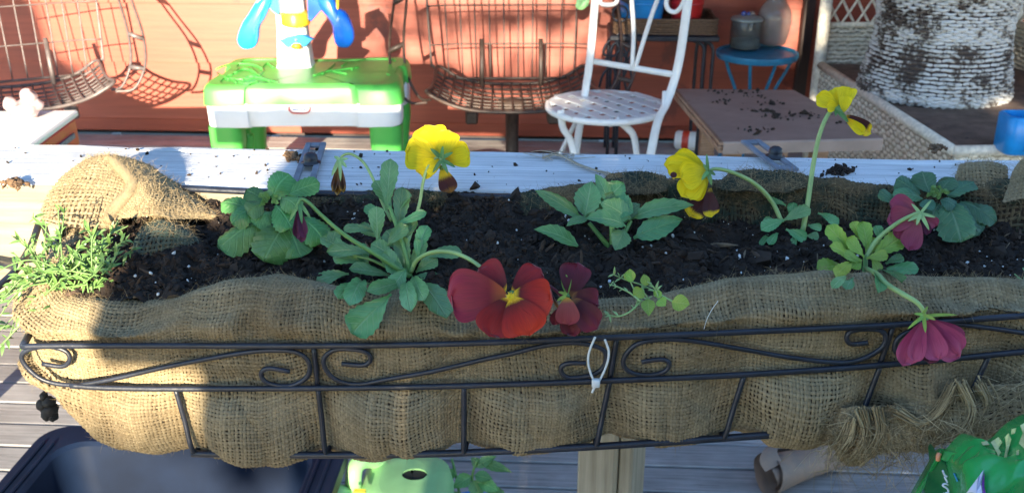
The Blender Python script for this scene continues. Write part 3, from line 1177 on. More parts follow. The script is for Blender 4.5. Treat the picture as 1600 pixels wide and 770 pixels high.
# back wall of the liner, seen above the soil
bk = []
BK = [(440, 300), (510, 306), (600, 300), (690, 304), (745, 315), (800, 308), (850, 298), (900, 291), (950, 285), (1000, 281), (1060, 280), (1110, 284), (1190, 280), (1240, 276), (1300, 282), (1380, 292), (1480, 288), (1600, 280), (1740, 270)]
for a in np.linspace(0, 1, 300):
    q = spline(BK, 300)[int(a * 299)] if False else None
    bk.append(a)
bq = spline([(p[0], p[1], 0) for p in BK], 300)
Pb = np.zeros((300, 26, 3))
for i, q in enumerate(bq):
    e = PY(q[0], q[1], .742)
    nzv = vnoise(np.array([[i * .07, 0, 0], [i * .11, 4, 0]]), 8)
    sec = spline([(e[0], .752 + .003 * nzv[0], e[2] - .010), (e[0], .744, e[2]), (e[0], .736, e[2] - .005), (e[0], .730 + .003 * nzv[1], e[2] - .020), (e[0], .722, e[2] - .045)], 26)
    Pb[i] = sec
Pb += fbm(Pb * 60, 3, 31)[..., None] * A(0, .0016, .0016)
fl = normals(Pb, False)[150, 12, 1] > 0
weave('back_cloth', Pb, .0028, m_jute_green, liner, fl, 22, skip=.06, fuzz=2600, fuzzlen=.008)


def flap(name, rows_, y_rows, label, mat=m_jute, seed=0, pitch=.0029, noise_amp=.0018, fuzz=900, nu=90, nv=60, parent=None):
    ctrl = [[PY(p[0], p[1], p[2]) for p in r] for r in rows_]
    G = gridspline(ctrl, nu, nv)
    G = G + fbm(G * 45, 3, seed)[..., None] * noise_amp * A(.4, 1, .6)
    f = (normals(G, False)[nu // 2, nv // 2] * (CAM - G[nu // 2, nv // 2])).sum() < 0
    if parent is None:
        t = thing(name, label, 'burlap', tuple(G[nu // 2, 0]))
        o = weave('cloth', G, pitch, mat, t, f, seed, fuzz=fuzz)
        return t
    return weave(name, G, pitch, mat, parent, f, seed, fuzz=fuzz)


# left end flap: a sunlit sheet and the heavy folded one over it
lf_t = thing('burlap_flap', 'large sunlit corner of burlap folded up at the left end against the rail', 'burlap', tuple(PY(180, 340, .70)))
flap('cloth', [[(62, 345, .690), (100, 352, .682), (145, 356, .676), (185, 356, .678)],
               [(70, 315, .706), (108, 312, .700), (155, 312, .696), (200, 318, .694)],
               [(88, 286, .722), (128, 276, .718), (170, 276, .716), (208, 296, .708)],
               [(118, 262, .734), (143, 252, .733), (172, 252, .731), (205, 280, .719)],
               [(140, 248, .740), (156, 243, .740), (172, 246, .738), (196, 268, .727)]], None, '', seed=41, parent=lf_t, fuzz=1400)
flap('cloth', [[(150, 246, .739), (164, 243, .742), (180, 245, .745), (200, 249, .750), (225, 260, .756)],
               [(176, 258, .731), (196, 256, .731), (222, 263, .735), (246, 273, .744), (270, 286, .755)],
               [(196, 278, .718), (216, 278, .712), (242, 284, .718), (272, 294, .733), (304, 308, .748)],
               [(196, 300, .708), (220, 300, .698), (246, 305, .703), (284, 314, .722), (326, 327, .736)],
               [(176, 328, .694), (206, 324, .686), (240, 326, .692), (285, 332, .710), (338, 335, .724)],
               [(160, 350, .682), (196, 342, .678), (236, 338, .686), (285, 342, .704), (330, 342, .718)]], None, '', seed=42, parent=lf_t, fuzz=2200)
b = MB()
hem = spline([PY(166, 247, .736), PY(188, 262, .724), PY(204, 284, .709), (PY(200, 303, .698)), PY(182, 324, .688), PY(164, 350, .676)], 40)
hem = hem + fbm(hem * 90, 2, 4)[:, None] * .0015
b.tube(hem, [.0034, .0048, .0052, .0050, .0055, .004], 9)
hm = b.build('rolled_hem', m_jute, lf_t)
Ph = np.repeat(hem[:, None, :], 2, 1) + np.array([[[0, 0, -.003], [0, 0, .003]]])
hairs(Ph, np.broadcast_to(nrm(CAM - hem[20]), Ph.shape), 1500, .007, lf_t, np.random.default_rng(9))

flap('burlap_scrap', [[(208, 392, .668), (235, 398, .664), (262, 396, .664), (290, 392, .668), (312, 386, .674)],
                      [(212, 372, .676), (238, 366, .670), (264, 368, .668), (290, 372, .672), (308, 376, .679)],
                      [(222, 356, .690), (244, 348, .688), (264, 352, .684), (286, 362, .684), (300, 370, .686)],
                      [(234, 350, .700), (250, 346, .700), (262, 350, .698), (276, 358, .696), (292, 366, .692)]], None,
     'small green stained lump of burlap half buried in the soil by the big left flap', m_moss, 43, .0026, .003, 500, 60, 40)
flap('burlap_tab', [[(1490, 292, .742), (1515, 294, .738), (1545, 294, .738), (1572, 292, .742)],
                    [(1492, 278, .750), (1515, 276, .746), (1545, 276, .746), (1574, 278, .750)],
                    [(1497, 264, .758), (1515, 260, .757), (1545, 258, .757), (1574, 264, .758)],
                    [(1500, 260, .766), (1515, 256, .766), (1545, 255, .766), (1572, 260, .766)]], None,
     'small tan burlap tab folded over the rail behind the dusky crinkled plant', m_jute, 44, .0028, .001, 500, 50, 36)
flap('burlap_tab', [[(1566, 318, .72), (1590, 312, .725), (1615, 308, .73), (1650, 306, .73)],
                    [(1574, 294, .735), (1595, 285, .738), (1620, 280, .74), (1650, 278, .74)],
                    [(1584, 268, .748), (1600, 258, .750), (1622, 252, .752), (1650, 250, .752)],
                    [(1596, 252, .758), (1608, 246, .76), (1626, 242, .762), (1650, 240, .762)]], None,
     'tan burlap fold at the right end of the planter, cut by the picture edge', m_jute, 45, .0028, .001, 500, 50, 40)
# moss stained rags along the back rim
flap('burlap_rag', [[(935, 296, .728), (975, 302, .724), (1010, 304, .724), (1040, 300, .728)],
                    [(940, 284, .740), (975, 286, .735), (1010, 288, .735), (1044, 290, .738)],
                    [(950, 274, .750), (980, 271, .750), (1012, 270, .750), (1040, 276, .750)]], None,
     'mossy dark burlap rag on the rim behind the middle plant', m_jute_green, 46, .0027, .002, 500, 60, 30)
flap('burlap_rag', [[(1120, 296, .728), (1165, 300, .724), (1215, 300, .724), (1262, 294, .728)],
                    [(1126, 283, .740), (1165, 284, .735), (1215, 284, .735), (1262, 282, .738)],
                    [(1140, 274, .750), (1170, 270, .752), (1210, 270, .752), (1258, 272, .752)]], None,
     'mossy burlap rag on the rim at the foot of the slanting clamp plate', m_jute_green, 47, .0027, .003, 600, 60, 30)

# frayed hem at the lower right: thick hanging strands, fringes and loops
fr = MB()
rng = np.random.default_rng(77)
for k in range(620):
    cx = rng.uniform(1290, 1620)
    cyy = np.interp(cx, [1290, 1350, 1450, 1560, 1640], [672, 690, 668, 640, 610]) + rng.normal() * 18
    p = PY(cx, cyy, FY - .014 + rng.uniform(-.008, .006))
    a = rng.uniform(-3.3, .2)
    l = rng.uniform(.008, .034)
    d = A(math.cos(a), rng.uniform(-.3, .2), math.sin(a) * .8)
    c = rng.normal(size=3) * .75
    q = [p, p + d * l * .4 + c * l * .3, p + d * l * .75 + A(0, 0, -.2 * l) - c * l * .25, p + d * l + c * l * .3 + A(0, 0, -.35 * l)]
    fr.tube(spline(q, 7), [rng.uniform(.00010, .00034), .0001], 3, cap=False, tone=rng.uniform(.1, .9))
for q in ([(1345, 640), (1352, 668), (1350, 690), (1338, 712)], [(1370, 640), (1376, 672), (1362, 704), (1344, 722)], [(1330, 660), (1322, 690), (1308, 712)],
          [(1400, 640), (1440, 660), (1470, 640), (1490, 600)], [(1500, 600), (1516, 640), (1500, 674), (1470, 690)], [(1530, 600), (1544, 632), (1530, 660)]):
    for j in range(26):
        o = rng.normal(size=2) * 4.5
        fr.tube(front([(x + o[0] + rng.normal() * 2, y + o[1] + rng.normal() * 2) for x, y in q], FY - .016 + rng.uniform(-.005, .004), 16), [.0006, .0005, .0002], 4, cap=False, tone=rng.uniform(.1, .9))
fr.build('frayed_hem', m_fray, liner, kind='stuff')
# matted tuft that hangs below the basket there
for nm, ctrl, sd in (('ragged_hem', [[(1250, 640, .586), (1310, 640, .577), (1380, 632, .574), (1450, 622, .574), (1530, 606, .574), (1640, 590, .574)],
                                     [(1262, 668, .582), (1312, 674, .572), (1380, 668, .568), (1450, 660, .566), (1530, 645, .566), (1640, 630, .566)],
                                     [(1290, 690, .584), (1330, 706, .576), (1385, 696, .570), (1450, 692, .568), (1530, 678, .568), (1640, 655, .568)],
                                     [(1310, 704, .592), (1340, 722, .588), (1385, 706, .582), (1450, 704, .580), (1530, 690, .580), (1640, 665, .580)]], 51),):
    flap(nm, ctrl, None, '', m_jute, sd, .0028, .0048, 900, 110, 50, parent=liner)

# ------------------------------------------------------------------ soil
soil = bpy.data.objects.new('potting_soil', None)
COL.objects.link(soil)
soil.location = (.1, .66, 1.05)
soil['kind'] = 'stuff'


def soilz(x, y):
    y = np.asarray(y)
    x = np.asarray(x)
    return 1.036 + (y - .62) * .20 - np.clip(x + .33, -.1, 0) * -.1 + .006 * vnoise(np.stack([x * 14, y * 14, 0 * x], -1), 61)


gx, gy = np.meshgrid(np.linspace(xl + .005, .66, 420), np.linspace(.61, .75, 90), indexing='ij')
gz = soilz(gx, gy) + .0055 * fbm(np.stack([gx * 70, gy * 70, 0 * gx], -1), 4, 62) + .0014 * fbm(np.stack([gx * 260, gy * 260, 0 * gx], -1), 2, 63)
b = MB().sheet(np.stack([gx, gy, gz], -1))
b.build('soil_bed', m_soil, soil, kind='stuff')
ph = (1 + 5 ** .5) / 2
ICO_V = np.array([(-1, ph, 0), (1, ph, 0), (-1, -ph, 0), (1, -ph, 0), (0, -1, ph), (0, 1, ph), (0, -1, -ph), (0, 1, -ph), (ph, 0, -1), (ph, 0, 1), (-ph, 0, -1), (-ph, 0, 1)]) / 1.902
ICO_F = np.array([(0, 11, 5), (0, 5, 1), (0, 1, 7), (0, 7, 10), (0, 10, 11), (1, 5, 9), (5, 11, 4), (11, 10, 2), (10, 7, 6), (7, 1, 8), (3, 9, 4), (3, 4, 2), (3, 2, 6), (3, 6, 8), (3, 8, 9), (4, 9, 5), (2, 4, 11), (6, 2, 10), (8, 6, 7), (9, 8, 1)])


def scatter(n, pos, size, stretch, rng, jag=.3):
    V = ICO_V[None] * (1 + rng.uniform(-jag, jag, (n, 12, 1)))
    V = V * size[:, None, None] * stretch[:, None, :]
    q = rng.normal(size=(n, 4))
    q /= np.linalg.norm(q, axis=1)[:, None]
    w, x, y, z = q.T
    Rm_ = np.stack([np.stack([1 - 2 * (y * y + z * z), 2 * (x * y - z * w), 2 * (x * z + y * w)], -1), np.stack([2 * (x * y + z * w), 1 - 2 * (x * x + z * z), 2 * (y * z - x * w)], -1), np.stack([2 * (x * z - y * w), 2 * (y * z + x * w), 1 - 2 * (x * x + y * y)], -1)], 1)
    V = np.einsum('nij,nkj->nki', Rm_, V) + pos[:, None, :]
    F = (ICO_F[None] + (np.arange(n) * 12)[:, None, None]).reshape(-1, 3)
    return V.reshape(-1, 3), F


def onsoil(n, rng, y0=.615, y1=.745, x0=None, x1=.6):
    x = rng.uniform(xl + .01 if x0 is None else x0, x1, n)
    y = rng.uniform(y0, y1, n)
    return np.stack([x, y, soilz(x, y) + .0055 * fbm(np.stack([x * 70, y * 70, 0 * x], -1), 4, 62)], 1)


rng = np.random.default_rng(3)
n = 24000
b = MB().add(*scatter(n, onsoil(n, rng) + A(0, 0, .0004), np.exp(rng.normal(-6.95, .5, n)), rng.uniform(.5, 1.5, (n, 3)), rng, .45))
b.build('soil_clods', m_clod, soil, smooth=False, kind='stuff')
n = 420
b = MB().add(*scatter(n, onsoil(n, rng) - A(0, 0, .0008), np.exp(rng.normal(-5.85, .35, n)), rng.uniform(.6, 1.4, (n, 3)), rng, .45))
b.build('soil_lumps', m_clod, soil, smooth=False, kind='stuff')
n = 170
st = np.stack([rng.uniform(2.2, 5, n), rng.uniform(.5, 1.1, n), rng.uniform(.3, .7, n)], 1)
b = MB().add(*scatter(n, onsoil(n, rng) + A(0, 0, .0018), rng.uniform(.0010, .0021, n), st, rng, .3))
b.build('bark_chips', m_bark, soil, smooth=False, kind='stuff')
n = 40
st = np.stack([rng.uniform(3, 6, n), rng.uniform(.5, 1.0, n), rng.uniform(.3, .5, n)], 1)
b = MB().add(*scatter(n, onsoil(n, rng) + A(0, 0, .002), rng.uniform(.001, .0022, n), st, rng, .3))
b.build('pale_chips', m_bark2, soil, smooth=False, kind='stuff')
n = 330
b = MB().add(*scatter(n, onsoil(n, rng) + A(0, 0, .0018), np.minimum(np.exp(rng.normal(-7.35, .5, n)), .0013), rng.uniform(.7, 1.3, (n, 3)), rng, .3))
b.build('perlite', m_perl, soil, smooth=False, kind='stuff')

# ------------------------------------------------------------------ plants
def blade(b0, t0, wid, nv, bend=.12, cup=.15, kind='spoon', teeth=0, pet=.0, ruff=.0, seed=0, nu=13, nw=7, mb=None, petr=.0011, roll=0.0):
    """a leaf or petal from b0 to t0; nv = facing; wid = full width"""
    b0, t0 = np.asarray(b0, float), np.asarray(t0, float)
    d = t0 - b0
    Ln = np.linalg.norm(d)
    x = d / Ln
    n_ = nrm(nv - x * np.dot(nv, x))
    y = np.cross(n_, x)
    if roll:
        n_, y = n_ * math.cos(roll) + y * math.sin(roll), y * math.cos(roll) - n_ * math.sin(roll)
    rng_ = np.random.default_rng(seed)
    mb = mb or MB()
    t = np.linspace(0, 1, nu)
    if kind == 'spoon':
        w = (t ** .9) * np.sqrt(np.clip(1 - t ** 3.2, 0, 1)) * 1.28 + .05 * (1 - t)
    elif kind == 'oval':
        w = np.sin(math.pi * t ** .85) ** .8
    elif kind == 'lance':
        w = np.sin(math.pi * t ** .75) ** 1.0
    elif kind == 'round':
        w = (t ** .55) * np.sqrt(np.clip(1 - t ** 4, 0, 1)) * 1.12
    elif kind == 'petal':
        w = (t ** .62) * np.sqrt(np.clip(1 - t ** 5.5, 0, 1)) * 1.10
    elif kind == 'sepal':
        w = (1 - t) ** .7 * (.6 + .8 * t)
    w = np.clip(w, .0, 1.2) * wid / 2
    if pet:
        tt = np.clip((t - pet) / (1 - pet), 0, 1)
        w = np.where(t < pet, petr, np.interp(tt, t, w) + petr * (1 - tt))
    s = np.linspace(-1, 1, nw)
    ph = rng_.uniform(0, 6.28, 4)
    T, S = np.meshgrid(t, s, indexing='ij')
    W = np.repeat(w[:, None], nw, 1)
    if teeth:
        W = W * (1 - .12 * (np.abs(S) > .95) * (np.arange(nu)[:, None] % 2))
    ext = 1.0
    if kind == 'petal':                       # petals have a broad wavy outer rim
        ext = 1 + .05 * np.sin(S * 5 + ph[3]) * T ** 4 - .06 * np.exp(-(S * 5) ** 2) * T ** 8
    X = T * Ln * ext
    Z = bend * Ln * 4 * T * (1 - T * .75) - bend * Ln * T
    Z = Z + cup * W * S ** 2 * (1 if True else 0)
    if ruff:
        Z = Z + ruff * Ln * (np.sin(S * 4.2 + ph[0] + T * 3) * T ** 2 * .6 + np.sin(S * 9 + ph[1]) * T ** 3 * .35 + np.sin(T * 7 + ph[2]) * .2 * T)
    if kind in ('spoon', 'oval', 'round', 'lance'):
        Z = Z + .04 * wid * np.sin(T * 8 + ph[0]) * np.abs(S) + .03 * wid * np.sin(S * 3 + T * 5 + ph[1])
    P = b0 + X[..., None] * x + (W * S)[..., None] * y + Z[..., None] * n_
    mb.sheet(P)
    return mb


def tocam(p):
    return nrm(CAM - np.asarray(p))


def facing(p, up=.75, side=0.0):
    return nrm(tocam(p) * (1 - up) + A(0, 0, 1) * up + RT * side)


ppm = lambda D: D / FPX          # metres per picture pixel at depth D


def clear(x, y, D, off):
    """keep leaves that hang over the front rim in front of the burlap"""
    ry = np.interp(x, RIM[:, 0], RIM[:, 1])
    if y > ry - 14 and D < .8:
        yy = .592 - .016 * min(1, max(0, (y - ry + 14) / 24))
        return min(off, dep(PY(x, y, yy)) - D - .004)
    return off


def leafy(plant, D, specs, mat, name='leaf', kind='spoon', teeth=1, up=.55, pet=.22, cup=.22, bend=.10, seed=0, nu=15, jit=.3, mats=None, wf=1.12):
    """specs: base px, tip px, width px, optional depth offset of base and tip"""
    rng_ = np.random.default_rng(seed)
    for k, q in enumerate(specs):
        bx, by, tx, ty, w = q[:5]
        db, dt = (q[5], q[6]) if len(q) > 6 else (0, None)
        if dt is None:
            dt = -.010 if ty > by else (.004 if ty < by - 20 else -.003)
        db, dt = clear(bx, by, D, db), clear(tx, ty, D, dt)
        b0 = PD(bx, by, D + db)
        t0 = PD(tx, ty, D + dt)
        f = facing((b0 + t0) / 2, up) + rng_.normal(size=3) * jit * .5
        mb = blade(b0, t0, w * wf * ppm(D), f, bend * rng_.uniform(.4, 1.5), cup * rng_.uniform(.5, 1.4), kind, teeth, pet, seed=seed * 50 + k, nu=nu)
        mb.build(name, mats[k] if mats else mat, plant)


def stem(plant, pts, r, mat=None, name='stem', n=24, D=None):
    """pts: (px, py, depth)"""
    P = spline([PD(*p) for p in pts], n)
    MB().tube(P, r, 8).build(name, mat or m_stem, plant)
    return P


def bloom(plant, D, petals, name='flower', sepals=(), sepmat=None, seed=0, base_mat=None, eye=None):
    """petals: base px, tip px, width px, depth offsets, material, bend, cup, up, ruff; the first is the flower's own mesh"""
    rng_ = np.random.default_rng(seed)
    root = None
    for k, q in enumerate(petals):
        bx, by, tx, ty, w, db, dt, mat = q[:8]
        bend, cup, up, ruff = q[8:12] if len(q) > 8 else (.06, .1, .2, .05)
        b0, t0 = PD(bx, by, D + db), PD(tx, ty, D + dt)
        f = facing((b0 + t0) / 2, up) + rng_.normal(size=3) * .06
        mb = blade(b0, t0, w * ppm(D), f, bend, cup, 'petal', 0, 0, ruff, seed * 31 + k, 20, 15)
        if root is None:
            c0 = b0
            cm = MB()
            cm.lathe(c0, [(.0001, -.0022), (.0016, -.0016), (.0021, 0), (.0014, .0016), (.0001, .002)], 10)
            root = cm.build(name, base_mat or m_stem, plant)
        mb.build('petal', mat, root)
    for q in sepals:
        bx, by, tx, ty, w, db, dt = q
        b0, t0 = PD(bx, by, D + db), PD(tx, ty, D + dt)
        blade(b0, t0, w * ppm(D), facing(b0, .3), .1, .2, 'sepal', nu=8, nw=5).build('sepal', sepmat or m_midleaf, root)
    if eye:
        ex, ey, r, dd, mat = eye
        rng2 = np.random.default_rng(seed)
        c = PD(ex, ey, D + dd)
        b_ = MB()
        b_.lathe(c, [(.0001, .0012), (.0014, .0008), (.0019, 0), (.0001, -.0008)][::-1], 10, axis=tocam(c))
        for a in np.arange(0, 6.28, .35):
            v = RT * math.cos(a) + UP * math.sin(a)
            l = r * ppm(D) * rng2.uniform(.6, 1.2)
            b_.tube([c + tocam(c) * .0008, c + v * l * .6 + tocam(c) * .0012, c + v * l], [.0007, .0005, .0001], 5)
        b_.build('flower_eye', mat, root)
    return root


def soilD(px, py):
    """depth along the view where this picture point meets the soil"""
    z = 1.05
    for _ in range(6):
        p = PZ(px, py, z)
        z = float(soilz(p[0], p[1]))
    return dep(PZ(px, py, z)), PZ(px, py, z)


# --- bushy crinkled plant at the left
D, p0 = soilD(425, 398)
pl = thing('primrose_plant', 'rounded bush of crinkled dark green leaves left of the tall pansy', 'plant', tuple(p0))
leafy(pl, D, [(425, 310, 452, 272, 58, .006, .010), (450, 306, 500, 286, 40, .004, .004), (398, 330, 345, 318, 38, .002, .002), (418, 316, 384, 298, 40, .006, .008),
              (470, 340, 506, 378, 54, -.004, -.012), (420, 340, 341, 388, 64, -.002, -.012), (425, 330, 396, 352, 46, -.006, -.014),
              (445, 348, 412, 408, 70, -.010, -.020), (448, 346, 470, 402, 58, -.006, -.018), (430, 320, 456, 356, 48, -.010, -.020), (412, 318, 386, 334, 38, -.010, -.014), (440, 310, 466, 326, 40, -.008, -.016),
              (400, 322, 362, 350, 44, -.004, -.01)],
      m_darkleaf, kind='round', teeth=1, up=.5, pet=.05, cup=-.30, bend=.16, seed=1, nu=17)
b = MB()
for k in range(14):
    p = PD(421 + random.uniform(-12, 12), 313 + random.uniform(-9, 9), D - .014)
    blade(p, p + A(random.uniform(-.4, .4), random.uniform(-.5, .2), .6) * .007, .005, tocam(p), .2, .4, 'oval', seed=k, mb=b, nu=7, nw=5)
b.build('leaf_bud', m_midleaf, pl)

# --- tall blue green pansy in the middle left, with its three flowers
D2, p0 = soilD(640, 440)
pl2 = thing('pansy_plant', 'tall blue green pansy with spoon leaves, a big scarlet bloom and a purple bud', 'plant', tuple(p0))
leafy(pl2, D2, [(604, 328, 610, 248, 30, .004, .010), (622, 362, 629, 292, 28, .010, .014), (612, 330, 586, 282, 26, .014, .02), (590, 376, 588, 322, 27, .002, .004), (584, 362, 536, 357, 18, .004, .006),
                (514, 396, 524, 360, 22, .004, .006), (580, 396, 510, 394, 26, 0, -.004), (575, 412, 520, 402, 26, .006, .004), (545, 428, 494, 440, 28, 0, -.004), (560, 440, 528, 466, 28, .0, -.008),
                (565, 438, 545, 478, 32, -.004, -.012), (612, 432, 545, 420, 28, -.004, -.008), (612, 460, 549, 521, 52, -.012, -.034), (628, 442, 572, 456, 24, -.004, -.01), (648, 438, 699, 497, 44, -.008, -.030),
                (662, 402, 722, 393, 25, 0, 0), (622, 350, 667, 332, 17, .004, .004), (605, 384, 637, 352, 24, -.004, -.004), (653, 400, 651, 373, 11, .0, .0), (628, 424, 598, 394, 28, -.004, -.008),
                (640, 428, 624, 368, 27, .002, .002), (640, 430, 602, 414, 24, -.004, -.01), (640, 424, 664, 374, 20, .004, .006), (642, 432, 690, 440, 26, -.002, -.008), (636, 440, 642, 488, 26, -.006, -.014),
                (575, 420, 560, 380, 24, .006, .008), (632, 436, 600, 452, 26, -.008, -.016), (596, 372, 560, 352, 20, .01, .012), (630, 395, 603, 360, 30, .004, .004), (648, 400, 668, 352, 24, .006, .010), (620, 405, 580, 380, 28, -.002, -.004), (650, 425, 684, 404, 26, .0, -.002),
                (634, 420, 612, 452, 30, -.010, -.018), (646, 432, 664, 470, 28, -.008, -.016), (600, 345, 570, 322, 20, .012, .014), (618, 335, 640, 300, 20, .012, .016), (628, 380, 652, 345, 22, .008, .010), (560, 405, 500, 372, 24, .004, .006)],
      m_blueleaf, up=.42, seed=2, pet=.12, cup=.2, wf=1.25)
stem(pl2, [(642, 440, D2), (636, 405, D2 - .002), (622, 360, D2), (608, 322, D2 + .004)], [.0019, .0013])
stem(pl2, [(640, 440, D2), (590, 410, D2 - .002), (552, 398, D2), (525, 390, D2 + .002)], [.0012, .0009])
stem(pl2, [(640, 440, D2), (592, 445, D2 - .004), (560, 440, D2)], [.0012, .0009])
stem(pl2, [(640, 432, D2 - .004), (600, 405, D2 - .012), (540, 368, D2 - .020), (502, 336, D2 - .024), (484, 318, D2 - .026), (472, 311, D2 - .026), (466, 318, D2 - .027), (466, 328, D2 - .027)], [.0019, .0013, .0010], n=40)
bloom(pl2, D2 - .027, [(468, 328, 470, 377, 22, 0, -.001, m_bud, .05, .6, .05, .02), (468, 328, 476, 370, 18, -.003, -.004, m_bud, .05, .8, .05, .02), (466, 328, 464, 372, 16, -.002, -.003, m_bud, .05, .8, .05, .02)], name='flower_bud',
      sepals=[(466, 320, 452, 346, 9, -.002, -.004), (468, 320, 472, 350, 9, -.003, -.005), (470, 320, 486, 342, 9, -.002, -.003), (467, 322, 456, 326, 8, -.001, -.004)], sepmat=m_midleaf, seed=3)
# long arched flower stalk
stem(pl2, [(642, 425, D2 - .002), (652, 406, D2 - .008), (676, 394, D2 - .020), (705, 394, D2 - .035), (730, 403, D2 - .050), (752, 418, D2 - .062), (775, 440, D2 - .070), (790, 455, D2 - .074)], [.0016, .0014, .0011], m_palestem, n=40)
DF = D2 - .082
bloom(pl2, DF, [(800, 458, 843, 420, 54, .006, .010, m_red, .05, .1, .15, .06), (790, 456, 748, 420, 74, .004, .010, m_red, .05, .15, .2, .06), (792, 460, 702, 462, 104, .003, .008, m_rose, .10, .1, .1, .06),
               (800, 461, 862, 470, 78, -.002, -.002, m_orange, .10, .1, .1, .06),
               (800, 464, 826, 522, 88, -.004, -.006, m_orange, .08, .1, .05, .05), (796, 465, 766, 523, 80, -.003, -.004, m_red, .06, .1, .05, .05)],
      eye=(798, 463, 8, -.0115, m_eye), seed=4)
# stalk and yellow bloom seen from behind
stem(pl2, [(624, 420, D2 + .01), (640, 370, D2 + .03), (655, 320, D2 + .045), (661, 285, D2 + .05), (670, 258, D2 + .05), (684, 246, D2 + .048), (690, 250, D2 + .046)], [.0015, .0010], m_palestem, n=36)
DY = D2 + .050
bloom(pl2, DY, [(690, 262, 704, 300, 36, .002, .004, m_maroon2, .05, .2, .05, .04), (690, 250, 652, 268, 44, .004, .004, m_yellowhot, .05, .15, .1, .05), (690, 248, 634, 238, 66, .003, .006, m_yellow, .1, .12, .15, .06), (690, 246, 664, 199, 68, .002, .010, m_yellow, .1, .12, .3, .06),
               (692, 248, 734, 240, 52, .001, .004, m_yellowhot, .1, .15, .1, .06), (691, 246, 702, 205, 50, .0, .006, m_yellow, .1, .12, .3, .06), (690, 252, 664, 264, 34, -.001, .0, m_yellow, .08, .2, .1, .05)],
      sepals=[(690, 248, 672, 232, 11, -.003, -.004), (690, 248, 708, 238, 10, -.003, -.004), (690, 250, 700, 272, 10, -.004, -.006), (690, 250, 676, 270, 9, -.004, -.006), (690, 248, 692, 228, 9, -.004, -.005), (690, 250, 712, 262, 10, -.004, -.005)], sepmat=m_midleaf, seed=5)
# wilted hanging bloom
stem(pl2, [(612, 345, D2 + .012), (598, 318, D2 + .018), (584, 282, D2 + .026), (568, 254, D2 + .03), (549, 241, D2 + .03), (536, 243, D2 + .03), (530, 252, D2 + .03)], [.0013, .0009], m_palestem, n=36)
bloom(pl2, D2 + .03, [(530, 256, 527, 303, 20, 0, 0, m_wilt, .03, .8, .05, .15), (531, 256, 536, 300, 14, -.002, -.003, m_wilt, .03, .8, .05, .2), (529, 256, 520, 298, 12, -.002, -.003, m_wilt, .03, .9, .05, .2)], name='wilted_flower',
      sepals=[(530, 250, 518, 276, 10, -.003, -.004), (530, 250, 542, 262, 10, -.003, -.004), (531, 250, 532, 284, 8, -.004, -.006), (530, 250, 522, 244, 9, -.003, -.002), (530, 250, 545, 248, 8, -.002, -.002)], sepmat=m_sprig, seed=6)

# --- dark crimson pansy beside it, growing from the front rim
D, p0 = soilD(862, 470)
D -= .03
pl = thing('pansy_plant', 'short pansy with one dark wine red bloom turned sideways beside the scarlet one', 'plant', tuple(PD(868, 476, D)))
stem(pl, [(872, 480, D + .01), (862, 462, D), (858, 448, D - .004), (866, 452, D - .008), (880, 464, D - .010)], [.0012, .0011], m_wine, n=24)
bloom(pl, D - .010, [(886, 462, 884, 430, 20, .004, .006, m_limeleaf), (892, 464, 902, 412, 62, .004, .010, m_wine, .12, .2, .2, .08), (893, 462, 934, 476, 56, .002, -.002, m_wine, .1, .2, .1, .08), (896, 466, 932, 512, 52, .000, -.006, m_wine, .1, .25, .05, .08),
                    (884, 470, 897, 523, 46, .002, .002, m_wine, .06, .2, .05, .07), (882, 474, 864, 506, 24, .002, .002, m_wine, .06, .2, .05, .07), (886, 464, 888, 507, 46, -.004, -.010, m_dusty, .14, .15, .05, .05)],
      sepals=[(884, 462, 870, 470, 8, -.002, -.003), (884, 464, 872, 486, 10, -.002, -.003), (886, 460, 872, 456, 8, .0, .0)], sepmat=m_limeleaf, seed=7)

# --- plant in the middle
D, p0 = soilD(955, 385)
pl = thing('seedling_plant', 'upright plant of pointed blue green leaves in the middle of the soil, without flowers', 'plant', tuple(p0))
leafy(pl, D, [(908, 340, 836, 297, 19, -.002, .004), (914, 340, 924, 283, 38, .0, .006), (952, 318, 930, 272, 20, .008, .012), (950, 314, 975, 286, 34, .010, .012), (985, 342, 938, 316, 34, -.004, -.008),
              (985, 342, 1084, 321, 28, .002, -.004), (990, 372, 1067, 343, 34, -.004, -.008), (978, 354, 914, 342, 32, -.010, -.016), (976, 358, 961, 391, 28, -.008, -.016), (918, 342, 885, 353, 16, -.004, -.010),
              (955, 322, 990, 332, 40, .002, -.004), (940, 340, 958, 300, 30, .006, .008), (960, 350, 1000, 318, 30, .004, .004)], m_blueleaf, kind='oval', up=.5, seed=8, pet=.06, cup=.28, bend=.14)
stem(pl, [(955, 390, D), (940, 372, D - .002), (920, 348, D - .002)], [.0022, .0016])
stem(pl, [(957, 390, D), (957, 365, D - .002), (954, 330, D + .002)], [.0026, .0018])
stem(pl, [(960, 388, D), (975, 365, D - .002), (986, 345, D)], [.0020, .0014])
D, p0 = soilD(900, 388)
pl = thing('fallen_leaf', 'single toothed green leaf lying on the soil left of the middle plant', 'leaf', tuple(p0))
leafy(pl, D - .003, [(903, 385, 834, 358, 27, 0, .012)], m_midleaf, name='blade', kind='oval', up=.75, pet=.03, cup=.3, seed=9)

